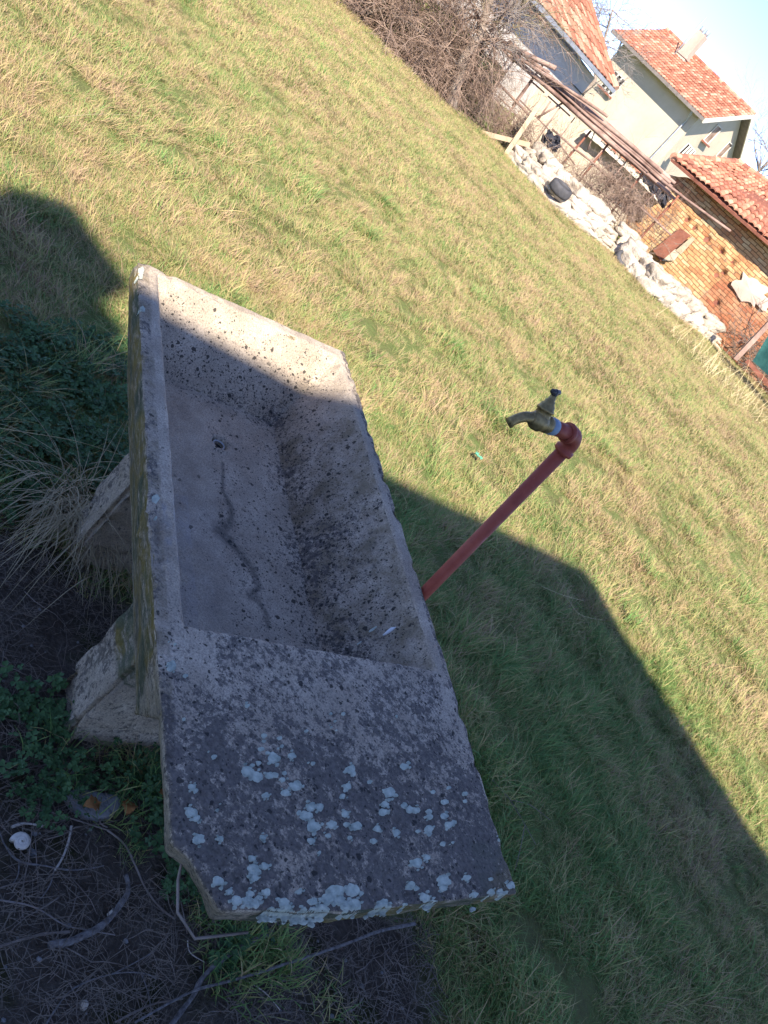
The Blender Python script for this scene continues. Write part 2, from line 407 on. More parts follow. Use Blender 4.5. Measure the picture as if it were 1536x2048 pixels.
# ------------------------------------------------------------------ the shade-casting house behind the camera
def behind_house():
    e = empty('rendered_house', (2.585, -1.93, 0), 'plain rendered house with chimney standing behind the viewer, its shadow falling across the trough', 'house')
    p0 = Vector((2.585, -1.93, 0)); d1 = Vector((-.8, -.6, 0)); d2 = Vector((.82, -.575, 0))
    q = [p0, p0 + d1 * 9, p0 + d1 * 9 + d2 * 8, p0 + d2 * 8]
    c = sum(q, Vector()) / 4
    bm = bmesh.new(); qi = [p + (c - p).normalized() * .55 for p in q]
    box8(bm, [p for p in qi] + [p + Vector((0, 0, 4.8)) for p in qi]); mk('wall', bm, 'dwall', e)
    bm = bmesh.new(); box8(bm, [p + Vector((0, 0, 4.803)) for p in q] + [p + Vector((0, 0, 5.0)) for p in q]); mk('roof_slab', bm, 'fascia', e)
    bm = bmesh.new(); cc = Vector((.157, -4.142, 5.003))
    a = Vector((.96, -.29, 0)) * .25; b = Vector((.29, .96, 0)) * .15
    box8(bm, [cc - a - b, cc + a - b, cc + a + b, cc - a + b] + [p + Vector((0, 0, .78)) for p in (cc - a - b, cc + a - b, cc + a + b, cc - a + b)]); mk('chimney', bm, 'dwall', e)
    bm = bmesh.new(); q0 = Vector((.433, -4.30, 5.003)); q1 = Vector((.589, -4.35, 5.003))     # unseen block added to close a lit gap beside the chimney's shadow
    qq = [q0, q1, Vector((.589, -4.06, 5.003)), Vector((.443, -4.045, 5.003))]; box8(bm, qq + [p + Vector((0, 0, .55)) for p in qq]); mk('shadow_fill_block', bm, 'dwall', e)
behind_house()

# ------------------------------------------------------------------ the washing trough
FL = Vector((-.925, 1.775, 0)); UD = Vector((.7466, .6653, 0)); VD = Vector((.6653, -.7466, 0))
def W(u, v, z): return FL + UD * u + VD * v + Vector((0, 0, z))
def UV(p): d = Vector((p[0], p[1], 0)) - FL; return d.dot(UD), d.dot(VD)
TZ = .65
def trough():
    root = empty('washing_trough', tuple(W(.35, .8, 0)), 'lichen-spotted concrete washing trough with deep sloping basin and flat slab, raised on two blocks', 'trough')
    bm = bmesh.new()
    V = {}
    def p(n, u, v, z): V[n] = bm.verts.new(W(u, v, z))
    p('a0', 0, 0, TZ); p('a1', .711, -.083, TZ); p('R3', .704, 1.126, TZ); p('a2', .69, 1.588, TZ)
    p('c1', .085, 1.608, TZ); p('c2', .046, 1.545, TZ); p('c3', .020, 1.522, TZ); p('L3', .008, 1.155, TZ)
    p('i0', .056, .019, TZ); p('i1', .672, -.028, TZ); p('i2', .664, 1.126, TZ); p('i3', .062, 1.155, TZ)
    p('f0', .175, .15, .44); p('f1', .53, .15, .44); p('f2', .53, 1.07, .44); p('f3', .175, 1.08, .44)
    p('A0', .004, -.002, .60); p('A1', .708, -.083, .60); p('RR', .700, 1.126, .585); p('A2', .688, 1.578, .585)
    p('C1', .106, 1.597, .585); p('C2', .078, 1.53, .585); p('C3', .045, 1.508, .585); p('LL', .022, 1.155, .59)
    p('g0', .10, .10, .38); p('g1', .60, .03, .38); p('g2', .60, 1.17, .38); p('g3', .10, 1.17, .38)
    p('h2', .695, 1.30, .586); p('h3', .04, 1.30, .588)
    p('m3', .30, 1.145, TZ); p('mc', .30, 1.614, TZ); p('MC', .30, 1.606, .585)
    for f in ('a0 i0 i1 a1', 'a1 i1 i2 R3', 'i3 L3 c3 c2 c1 mc m3', 'm3 mc a2 R3 i2', 'L3 i3 i0 a0', 'i0 f0 f1 i1', 'i1 f1 f2 i2', 'i2 f2 f3 i3 m3',
              'i3 f3 f0 i0', 'f0 f3 f2 f1', 'a0 a1 A1 A0', 'a1 R3 RR A1', 'R3 a2 A2 h2 RR', 'a2 mc MC A2', 'mc c1 C1 MC', 'c1 c2 C2 C1', 'c2 c3 C3 C2',
              'c3 L3 LL h3 C3', 'L3 a0 A0 LL', 'A0 A1 g1 g0', 'A1 RR g2 g1', 'RR h2 g2', 'g2 h2 h3 g3', 'LL g3 h3', 'A0 g0 g3 LL', 'g0 g1 g2 g3',
              'h2 A2 MC C1 C2 C3 h3'):
        bm.faces.new([V[k] for k in f.split()])
    bmesh.ops.recalc_face_normals(bm, faces=bm.faces[:])
    # drain: sink a small pit into the floor later through the grid
    bmesh.ops.bevel(bm, geom=[e for e in bm.edges if max(v.co.z for v in e.verts) > .5 and not (min(v.co.z for v in e.verts) < .5 and max(v.co.z for v in e.verts) < .655 and .1 < UV(e.verts[0].co)[0] < .6 and False)], offset=.006, segments=2, affect='EDGES', profile=.5)
    refine(bm, .011)
    bm.normal_update()
    dr = UV(Z(440, 886, .44)); 
    mv = []
    for v in bm.verts:
        q = v.co; u_, w_ = UV(q)
        d = noise.fractal(q * 16, .9, 2.1, 4) * .0022 + noise.noise(q * 70) * .0009
        edge = max(0, 1 - abs(q.z - TZ + .004) / .02) * max(0, 1 - min(abs(u_), abs(u_ - .70), abs(w_), abs(w_ - 1.585)) / .02)
        d -= edge * max(0, noise.noise(q * 26 + Vector((5, 3, 1))) - .05) * .022
        off = v.normal * d
        # settled, slightly swollen slab top and hollowed floor
        if q.z > TZ - .002 and w_ > 1.16: off.z -= .004 * noise.noise(q * 5)
        if abs(q.z - .44) < .012 and .15 < u_ < .55:
            off.z += .006 * noise.noise(q * 6)
            r = math.hypot(u_ - dr[0], w_ - dr[1])
            if r < .05: off.z -= .05 * max(0, min(1, (.024 - r) / .008)) if r < .024 else 0
            if .02 < r < .04: off.z += .003
        # chips on the left rim
        for (cu, cw, cr, cd) in ((.02, .93, .055, .028), (.03, 1.03, .03, .012), (.055, .30, .03, .010)):
            r = math.hypot(u_ - cu, (w_ - cw) * .7)
            if q.z > .6 and r < cr: off.z -= cd * (1 - r / cr) * (.6 + noise.noise(q * 60))
        mv.append(off)
    for v, d in zip(bm.verts, mv): v.co += d
    bm.normal_update()
    bvh = BVHTree.FromBMesh(bm)
    stain = [UV(Z(a, b, .44)) for a, b in ((446, 925), (446, 982), (465, 1016), (462, 1039), (441, 1062), (473, 1096), (508, 1141), (518, 1172), (500, 1192), (518, 1202), (534, 1228), (536, 1253))]
    stw = [.002, .003, .007, .012, .024, .012, .009, .007, .010, .006, .006, .004]
    A = {k: [] for k in ('stain', 'dots', 'grime', 'skim', 'moss', 'algae')}
    for v in bm.verts:
        q = v.co; u_, w_ = UV(q); n = v.normal
        inside = .04 < u_ < .69 and -.02 < w_ < 1.16 and n.z > .3 and q.z < TZ - .004
        s = 0
        if abs(q.z - .44) < .03:
            for i in range(len(stain) - 1):
                (x1, y1), (x2, y2) = stain[i], stain[i + 1]; dx, dy = x2 - x1, y2 - y1
                t = max(0, min(1, ((u_ - x1) * dx + (w_ - y1) * dy) / (dx * dx + dy * dy)))
                d = math.hypot(u_ - x1 - t * dx, w_ - y1 - t * dy); wd = stw[i] * (1 - t) + stw[i + 1] * t
                s = max(s, 1 - max(0, d - wd * .35) / (wd * 1.3 + .006))
        A['stain'].append(max(0, s))
        if inside:
            cr = abs(u_ - .53) if w_ > .15 else 9
            cr = min(cr, abs(w_ - .15) if u_ < .53 else 9)
            low = (TZ - q.z) / .21
            ds = .16 + .5 * max(0, 1 - cr / .10) + (.30 if u_ > .53 else 0) * low + (.55 * low if w_ < .15 else 0) + (.22 if u_ > .3 and w_ > .25 else 0)
            if u_ < .3 and .2 < w_: ds *= .25
        else:
            ds = .25 if (w_ > 1.12 and n.z > .5) else .05
        A['dots'].append(min(.8, ds))
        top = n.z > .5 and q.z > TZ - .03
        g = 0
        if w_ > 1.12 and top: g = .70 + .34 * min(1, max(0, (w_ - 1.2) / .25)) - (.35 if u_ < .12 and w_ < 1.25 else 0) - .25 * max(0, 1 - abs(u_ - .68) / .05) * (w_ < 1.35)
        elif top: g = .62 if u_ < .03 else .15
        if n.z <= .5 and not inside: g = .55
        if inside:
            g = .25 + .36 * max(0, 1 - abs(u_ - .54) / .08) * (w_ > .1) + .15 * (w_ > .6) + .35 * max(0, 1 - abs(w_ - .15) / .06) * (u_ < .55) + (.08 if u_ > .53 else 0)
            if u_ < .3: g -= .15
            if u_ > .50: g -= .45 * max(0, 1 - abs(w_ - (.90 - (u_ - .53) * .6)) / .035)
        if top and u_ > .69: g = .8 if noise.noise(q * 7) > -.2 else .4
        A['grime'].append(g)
        sk = 0
        if inside and u_ < .34 and w_ > .55 and abs(q.z - .44) < .03: sk = min(1, (.34 - u_) / .08) * min(1, (w_ - .5) / .2) * .35
        if inside and .60 < w_ < 1.1 and u_ < .22: sk = 1
        A['skim'].append(sk)
        mo = 0
        if not top and not inside and n.z < .35: mo = (.95 if q.z > .40 else .6) if not (w_ > 1.2 and u_ < .15) else .35
        if top and u_ > .60 and w_ > 1.50: mo = .3
        A['moss'].append(mo)
        al = 0
        if inside and u_ > .53: al = .9 if w_ > .25 else .35
        if top and u_ < .035: al = .8
        A['algae'].append(al)
    o = mk('basin', bm, 'conc', root, smooth=True)
    for k, vals in A.items():
        o.data.attributes.new(k, 'FLOAT', 'POINT').data.foreach_set('value', vals)
    # drain ring and hole
    T = Tubes(); c = W(dr[0], dr[1], .432)
    T.add([c + Vector((.0165 * math.cos(t), .0165 * math.sin(t), 0)) for t in [i * 2 * math.pi / 20 for i in range(21)]], .0028, 6, False)
    T.build('drain_ring', 'metalgrey', root)
    bm = bmesh.new(); bmesh.ops.create_circle(bm, cap_ends=True, segments=20, radius=.015, matrix=Matrix.Translation(W(dr[0], dr[1], .4225))); mk('drain_hole', bm, 'dark', root)
    # legs
    for (v0, v1) in ((.36, .50), (.86, 1.03)):
        bm = bmesh.new(); c = []
        for z, e in ((-.03, .0), (.385, .0)):
            c += [W(.128, v0, z), W(.60, v0, z), W(.60, v1, z), W(.128, v1, z)]
        c = [p_ - UD * (.035 if (k_ % 4 in (0, 3) and k_ < 4) else 0) for k_, p_ in enumerate(c)]; box8(bm, c)
        bmesh.ops.bevel(bm, geom=[e for e in bm.edges], offset=.012, segments=2, affect='EDGES')
        refine(bm, .016)
        bm.normal_update(); mv = []
        for v in bm.verts:
            q = v.co; u_, w_ = UV(q)
            d = noise.fractal(q * 11, .9, 2.1, 4) * .010
            # rough footing: lower third stands proud, broken shoulder
            if q.z < .09 + .02 * noise.noise(q * 12): d += .016
            off = v.normal * d
            if u_ < .25 and q.z > .1: off += UD * .10 * max(0, (q.z - .16)) * .2
            mv.append(off)
        for v, d in zip(bm.verts, mv): v.co += d
        bm.normal_update(); at = {k: [] for k in ('moss', 'grime', 'dots')}
        for v in bm.verts:
            u_, w_ = UV(v.co)
            at['moss'].append(.9 if (v.normal.dot(UD) < -.5 and v.co.z < .17) or (v0 > .6 and v.co.z > .27 and u_ < .2) else .12)
            at['grime'].append(.55 if w_ > (v0 + v1) / 2 else .75); at['dots'].append(.06)
        lo = mk('leg', bm, 'conc', root, smooth=True)
        for k, vals in at.items(): lo.data.attributes.new(k, 'FLOAT', 'POINT').data.foreach_set('value', vals)
    # lichens, as thin crusts lying on the slab
    L7 = """490,915,28 560,908,18 450,830,12 450,850,9 510,838,10 520,870,8 440,880,12 428,937,12 385,970,28 420,990,26 470,985,18 495,985,14 530,975,10 522,1003,14 575,1025,26
    533,1053,18 455,1065,16 640,940,10 788,965,22 800,980,12 775,1030,16 757,1068,14 770,1045,10 865,1012,10 1003,950,18 940,1055,26 925,1100,16 920,1130,18 1003,1102,14 1025,1118,18
    1048,1122,16 635,1108,22 668,1112,20 615,1145,28 645,1185,30 715,1178,20 768,1138,16 775,1180,14 812,1188,22 700,1225,12 635,1245,16 662,1293,8 785,1232,10 895,1195,16
    880,1245,14 972,1210,18 1057,1205,9 1098,1130,14 1100,1150,16 1098,1195,18 1100,1215,12 1160,1145,16 1160,1090,14 1175,1180,18 1197,1172,12 1153,1255,12 1190,1252,7 1115,1050,10
    1175,1035,9 1237,1060,12 1237,1090,9 160,1035,16 175,1050,12 160,1135,26 178,1158,18 190,1240,26 272,1240,16 262,1125,8 442,1233,16 400,1315,16 405,1360,28 408,1390,20
    450,1345,18 268,1405,26 310,1445,16 455,1447,18 395,1450,18 340,1480,26 380,1480,26 410,1490,24 430,1470,16 590,1442,14 525,1490,26 540,1510,20 480,1520,24 510,1525,20
    640,1485,22 730,1445,38 700,1475,30 745,1480,24 795,1440,34 800,1500,34 770,1500,26 680,1520,34 640,1530,28 600,1528,24 560,1526,18 920,1490,26 905,1505,20 945,1505,16
    1010,1497,14 1050,1330,26 1092,1310,16 1028,1418,18 1050,1430,12 1085,1465,24 1120,1485,18 1155,1400,26 1155,1430,16 1245,1390,16 1275,1458,16 1340,1395,9 1345,1445,16
    1420,1420,20 1395,1450,14 1375,1240,9 1380,1440,12 85,560,18 137,595,9 98,470,6 383,712,10 615,812,8 710,745,7 757,747,8 725,775,6 710,800,5 970,752,5 822,433,8
    977,318,7 132,766,8 250,915,12 1300,1495,12 880,1525,10"""
    vs, fs = [], []; rng = random.Random(3)
    def crust(px, py, rp, el=1.0, ang=0):
        c = Z(px, py, TZ); k = (Z(px + 1, py, TZ) - c); k2 = (Z(px, py + 1, TZ) - c)
        sd = rng.random() * 50; nr, ns = 4, 26; b0 = len(vs)
        lobes = rng.choice((5, 6, 7, 8))
        def put(x, y, h):
            pt = c + k * x + k2 * y
            hit = bvh.ray_cast(Vector((pt.x, pt.y, .9)), Vector((0, 0, -1)))[0]
            zz = hit.z if hit else TZ
            if hit is None or zz < TZ - .025: return Vector((pt.x, pt.y, (zz if hit else TZ - .02) + h))
            return Vector((pt.x, pt.y, zz + h))
        vs.append(put(0, 0, .0016))
        for i in range(1, nr + 1):
            for j in range(ns):
                t = 2 * math.pi * j / ns
                rr = 1.05 + .06 * abs(math.sin(lobes * t + sd)) + .42 * noise.noise(Vector((math.cos(t) * 1.1 + sd, math.sin(t) * 1.1, sd))) + .20 * noise.noise(Vector((math.cos(t) * 3.2 + sd, math.sin(t) * 3.2, sd)))
                x = math.cos(t) * rp * rr * i / nr; y = math.sin(t) * rp * rr * i / nr * el
                h = (.0021 if i == 3 else .0016) if i < nr else -.0006
                vs.append(put(x, y, h))
        for j in range(ns): fs.append((b0, b0 + 1 + j, b0 + 1 + (j + 1) % ns))
        for i in range(nr - 1):
            for j in range(ns):
                a = b0 + 1 + i * ns; fs.append((a + j, a + ns + j, a + ns + (j + 1) % ns, a + (j + 1) % ns))
    for it in L7.split():
        x, y, r_ = map(float, it.split(',')); crust(300 + x * .508, 1050 + y * .508, r_ * .508 * .92, .85)
        if r_ > 15:
            for _ in range(3):
                t = rng.random() * 6.28; crust(300 + x * .508 + math.cos(t) * r_ * .55, 1050 + y * .508 + math.sin(t) * r_ * .55, r_ * .508 * rng.uniform(.18, .35), .85)
        elif rng.random() < .5: crust(300 + x * .508 + rng.uniform(-14, 14), 1050 + y * .508 + rng.uniform(-12, 12), rng.uniform(1.2, 2.4), .85)
    for (x, y, r_) in ((283, 540, 7), (281, 552, 5), (287, 620, 4), (313, 995, 7), (316, 1030, 3), (343, 1330, 9), (372, 1352, 3), (284, 617, 4)): crust(x, y, r_, 1)
    lo = raw('lichen', vs, fs, 'lichen', root, smooth=True); lo['kind'] = 'stuff'
    # bird droppings in the basin
    T = Tubes(); a, b = None, None
    def onb(px, py):
        v = ray(px, py); h = bvh.ray_cast(Vector((0, 0, CH)), v.normalized())[0]; return h + Vector((0, 0, .0015))
    T.add([onb(765, 1272), onb(775, 1265), onb(783, 1259), onb(791, 1255)], [.002, .0045, .005, .001], 6)
    T.build('white_dropping', 'bird', root)
    # bent reinforcing wire at the broken corner
    T = Tubes(); T.add([W(.07, 1.50, .60), W(.055, 1.55, .60), W(.052, 1.592, .60), W(.075, 1.625, .60), W(.16, 1.618, .595)], .0022, 6); T.build('reinforcing_wire', 'twig', root)
    return root
trough()

# ------------------------------------------------------------------ the standpipe and tap
def standpipe():
    base = P(845, 1190, 1.6); top = P(1157, 871, 1.6)
    ax = (top - base).normalized()
    foot = base - ax * ((base.z + .05) / ax.z)
    root = empty('water_standpipe', (foot.x, foot.y, 0), 'red painted standpipe rising behind the trough, bent at the top towards the basin', 'water pipe')
    d = Vector((math.cos(R(232)), math.sin(R(232)), 0)); r = .0152
    T = Tubes(); T.add([foot, top - ax * .035], [r, r], 20); T.build('pipe', 'pipe', root)
    # elbow with swollen collars
    c = top - Vector((0, 0, .004)); T = Tubes(); pts = []; rd = []
    for i in range(9):
        t = i / 8 * math.pi / 2; pts.append(c + d * .026 - d * .026 * math.cos(t) - ax * .026 + ax * .026 * math.sin(t)); rd.append(.0190)
    pts = [pts[0] - ax * .020, pts[0] - ax * .019, pts[0] - ax * .009, pts[0] - ax * .008] + pts
    rd = [.0190, .0220, .0220, .0190] + rd
    pts += [pts[-1] + d * .005, pts[-1] + d * .006, pts[-1] + d * .014, pts[-1] + d * .015]; rd += [.0190, .0220, .0220, .0190]
    T.add(pts, rd, 22); T.build('elbow', 'pipe', root)
    arm0 = pts[-1]
    T = Tubes(); T.add([arm0 - d * .01, arm0 + d * .06], .0158, 20); T.build('arm', 'pipe', root)
    tp = arm0 + d * .046
    T = Tubes(); lathe(T, tp, d, [(0, .0155), (.001, .0178), (.012, .0185), (.020, .0178), (.021, .016)], 20); T.build('collar', 'blue', root)
    b0 = tp + d * .021
    tap = empty('brass_tap', tuple(b0), 'tarnished brass tap with small black handle, screwed to the red standpipe', 'tap')
    bd = b0 + d * .028
    T = Tubes()
    lathe(T, b0, d, [(0, .0150), (.001, .0182), (.010, .0186), (.012, .0160), (.017, .0158), (.024, .0192), (.033, .0212), (.042, .0205), (.050, .0165), (.057, .0128), (.062, .0112)], 22)
    pts = [b0 + d * .056]; rd = [.0118]
    for i in range(10):
        t = i / 9 * R(62); pts.append(b0 + d * (.060 + .040 * math.sin(t)) - Vector((0, 0, .040 * (1 - math.cos(t))))); rd.append(.0108 - .0001 * i)
    end = pts[-1]; dd = (pts[-1] - pts[-2]).normalized(); pts += [end + dd * .010, end + dd * .0102]; rd += [.0112, .0075]
    T.add(pts, rd, 18)
    lean = Vector((math.cos(R(142)), math.sin(R(142)), 0)); up = (Vector((0, 0, 1)) + lean * .34).normalized(); bc = b0 + d * .033
    lathe(T, bc, up, [(.002, .0185), (.016, .0172), (.022, .0160), (.023, .0188), (.028, .0188), (.029, .0165), (.036, .0150), (.040, .0112), (.046, .0100), (.0465, .0078), (.054, .0070), (.058, .0052)], 14)
    T.build('body', 'brass', tap, smooth=True)
    T = Tubes(); lathe(T, bc, up, [(.052, .004), (.054, .0058), (.061, .0068), (.068, .005), (.070, .002)], 12)
    hb = bc + up * .064; q = Vector((math.cos(R(62)), math.sin(R(62)), .05)); T.add([hb - q * .016, hb - q * .012, hb, hb + q * .012, hb + q * .017], [.0035, .0056, .005, .0056, .003], 12)
    T.build('handle', 'black', tap)
standpipe()

# ------------------------------------------------------------------ houses
def tiles(name, eL, eR, rR, rL, rows, cols, mat, parent, jag=.012, seed=1, wave=.03):
    """roof surface of individual pantiles between two eave points and two ridge points"""
    rng = random.Random(seed); vs, fs, tone = [], [], []
    n = (eR - eL).cross(rL - eL).normalized()
    if n.z < 0: n = -n
    for r in range(rows):
        t0, t1 = r / rows, (r + 1.12) / rows
        sag = .03 * math.sin(r * .7 + seed)
        for c in range(cols):
            s0, s1 = c / cols, (c + 1) / cols
            tn = rng.random(); jj = rng.uniform(-1, 1) * jag; lift = rng.uniform(0, jag)
            b = len(vs); K = 4
            for (t, h) in ((t0, .045), (min(1.02, t1), .012)):
                for k in range(K + 1):
                    s = s0 + (s1 - s0) * k / K
                    p = (eL * (1 - s) + eR * s) * (1 - t) + (rL * (1 - s) + rR * s) * t
                    und = .02 * noise.noise(p * .9) * (2 if jag > .015 else 1)
                    p = p + n * (h + lift + und + wave * math.sin(math.pi * k / K)) + (rL - eL).normalized() * (jj if t == t0 else 0)
                    vs.append(p)
            for k in range(K): fs.append((b + k, b + k + 1, b + K + 2 + k, b + K + 1 + k))
            # front edge thickness
            b2 = len(vs)
            for k in range(K + 1): vs.append(vs[b + k] - n * .03)
            for k in range(K): fs.append((b + k + 1, b + k, b2 + k, b2 + k + 1))
            tone += [tn] * (len(vs) - b)
    o = raw(name, vs, fs, mat, parent)
    o.data.attributes.new('tone', 'FLOAT', 'POINT').data.foreach_set('value', tone); return o
def ridge(name, a, b, mat, parent, n=30, r=.11, seed=2):
    rng = random.Random(seed); T = Tubes(); tone = []
    for i in range(n):
        p0 = a.lerp(b, i / n); p1 = a.lerp(b, (i + 1.08) / n); T.add([p0, p1], [r * rng.uniform(1.02, 1.15), r * .95], 8); tone += [rng.random()] * 16
    o = T.build(name, mat, parent, smooth=False)
    o.data.attributes.new('tone', 'FLOAT', 'POINT').data.foreach_set('value', tone); return o
def prism(bm, quad, th):
    """thin solid between quad and the quad shifted by vector th"""
    return box8(bm, [Vector(p) + Vector(th) for p in quad] + [Vector(p) for p in quad])
Zv = Vector((0, 0, 1))

def house_two():
    eL, eR = P(1225, 60, 37.9), P(1408, 238, 35.6); rL, rR = P(1331, 60, 41.3), P(1507, 230, 39.0)
    back = (rR - eR); back.z = 0; bd = back.normalized(); al = (eR - eL); al.z = 0; al.normalize()
    eRb = rR + back * 1.15 + Vector((0, 0, eR.z - rR.z - .3)); eLb = rL + back * 1.15 + Vector((0, 0, eR.z - rR.z - .3))
    root = empty('cream_house', (eR.x, eR.y, 0), 'tall cream rendered house with orange tiled gable roof and a chimney', 'house')
    tiles('roof', eL, eR, rR, rL, 15, 36, 'tile_new', root, .014, 3)
    tiles('roof', eRb, eLb, rL, rR, 8, 20, 'tile_new', root, .01, 5)
    ridge('ridge_tiles', rL + Zv * .03, rR + Zv * .03, 'tile_new', root, 26, .11)
    # walls
    ov = .55
    cF = eR - al * .42 + bd * ov; cF.z = 0; lF = eL + al * .5 + bd * ov; lF.z = 0
    hz = eR.z - .05 + ov * (rR.z - eR.z) / back.length - .10
    cB = cF + bd * (back.length * 2 - ov * 2); lB = lF + bd * (back.length * 2 - ov * 2)
    mid = (cF + cB) / 2
    bm = bmesh.new()
    pk = rR.z - .16
    f = [Vector((p.x, p.y, 0)) for p in (lF, cF, cB, lB)]; t = [Vector((p.x, p.y, hz)) for p in (lF, cF, cB, lB)]
    mR = Vector((mid.x, mid.y, pk)); ml = (lF + lB) / 2; mL = Vector((ml.x, ml.y, pk))
    v = [bm.verts.new(p) for p in f + t + [mR, mL]]
    for q in ((0, 1, 5, 4), (1, 2, 6, 8, 5), (2, 3, 7, 6), (3, 0, 4, 9, 7), (4, 5, 8, 9), (6, 7, 9, 8), (3, 2, 1, 0)): bm.faces.new([v[i] for i in q])
    mk('wall', bm, 'cream', root)
    # eave boards, gutters, bargeboards
    bm = bmesh.new(); n = (eR - eL).cross(rL - eL).normalized(); n = n if n.z > 0 else -n
    bar(bm, eL + Zv * -.03 + n * .0, eR + Zv * -.03, .10, .12)
    mk('gutter', bm, 'darkgutter', root)
    bm = bmesh.new(); prism(bm, [eL - n * .02, eR - n * .02, rR - n * .02, rL - n * .02], -n * .09); mk('soffit', bm, 'fascia', root)
    bm = bmesh.new(); bar(bm, eR + al * .03 - n * .06, rR + al * .03 - n * .06, .05, .16, n); bar(bm, rR + al * .03 - n * .06, eRb + al * .03 - n * .06, .05, .16, n); mk('bargeboard', bm, 'fascia', root)
    nb = (eRb - rR).cross(al).normalized(); nb = nb if nb.z > 0 else -nb
    bm = bmesh.new(); prism(bm, [rL - nb * .03, rR - nb * .03, eRb - nb * .03, eLb - nb * .03], -nb * .08); mk('soffit', bm, 'darkgutter', root)
    # windows on the long wall and the gable
    def window(pp, A, B, bars, surround=False, mat='dark'):
        q = [onwall(x, y, A, B, .012) for x, y in pp]         # TL TR BR BL
        nrm = Vector((B.y - A.y, -(B.x - A.x), 0)).normalized(); nrm = nrm if nrm.y < 0 else -nrm
        bm = bmesh.new(); prism(bm, q, -nrm * .01); w_ = mk('window', bm, mat, root)
        bm = bmesh.new(); hx = (q[1] - q[0]); hx.z = 0
        for i in range(4):
            a, b = q[i] + nrm * .03, q[(i + 1) % 4] + nrm * .03; bar(bm, a, b, .035, .04, nrm)
        for t in bars:
            a = q[0].lerp(q[1], t) + nrm * .04; b = q[3].lerp(q[2], t) + nrm * .04; bar(bm, a, b, .07, .04, nrm)
        mk('frame', bm, 'fascia', w_).matrix_parent_inverse = Matrix.Identity(4)
        bm = bmesh.new(); bar(bm, q[3] + nrm * .08 - hx * .12 - Zv * .05, q[2] + nrm * .08 + hx * .12 - Zv * .05, .16, .07); mk('sill', bm, 'rust', w_).matrix_parent_inverse = Matrix.Identity(4)
        return w_
    window([(1232, 142), (1252, 163), (1222, 193), (1202, 172)], lF, cF, [.35, .7])
    window([(1378, 287), (1392, 304), (1372, 324), (1356, 308)], lF, cF, [.3, .55, .8])
    window([(1435, 249), (1443, 257), (1415, 287), (1406, 279)], cF, cB, [], mat='vine')
    window([(1458, 283), (1465, 289), (1438, 318), (1431, 311)], cF, cB, [], mat='vine')
    # downpipes with swan necks
    for (pp) in ([(1386, 220), (1378, 233), (1371, 243), (1362, 252), (1300, 318), (1268, 352)], [(1243, 83), (1237, 100), (1232, 112), (1200, 146)]):
        q = [onwall(x, y, lF, cF, .06) for x, y in pp]; q[0] = onwall(pp[0][0], pp[0][1], lF, cF, .5); q[1] = onwall(pp[1][0], pp[1][1], lF, cF, .25)
        T = Tubes(); T.add(q, .042, 8); T.build('downpipe', 'metalgrey', root)
    # chimney
    b = P(1352, 130, 39.6); s = al * .28; u_ = bd * .24
    bm = bmesh.new()
    def ch(c, s, u_, h): box8(bm, [c - s - u_, c + s - u_, c + s + u_, c - s + u_] + [p + Zv * h for p in (c - s - u_, c + s - u_, c + s + u_, c - s + u_)])
    ch(b - Zv * .9, s, u_, 1.25); mk_ch = mk('chimney', bm, 'cream', root)
    bm = bmesh.new(); ch(b + Zv * .36, s * 1.15, u_ * 1.15, .10); ch(b + Zv * .462, s * .85, u_ * .85, .95); mk('stack', bm, 'pinkrender', mk_ch).matrix_parent_inverse = Matrix.Identity(4)
    T = Tubes()
    for k in (-.55, .5): T.add([b + s * k + Zv * 1.41, b + s * k + Zv * 1.62], [.09, .1], 10)
    T.build('cowl', 'metalgrey', mk_ch).matrix_parent_inverse = Matrix.Identity(4)
    T = Tubes(); T.add([b - s * .9 - u_ * 1.2 - Zv * .1, b - s * .9 - u_ * 1.2 + Zv * 1.9], .03, 6); T.build('flue', 'metalgrey', mk_ch).matrix_parent_inverse = Matrix.Identity(4)
    return lF, cF
H2 = house_two()

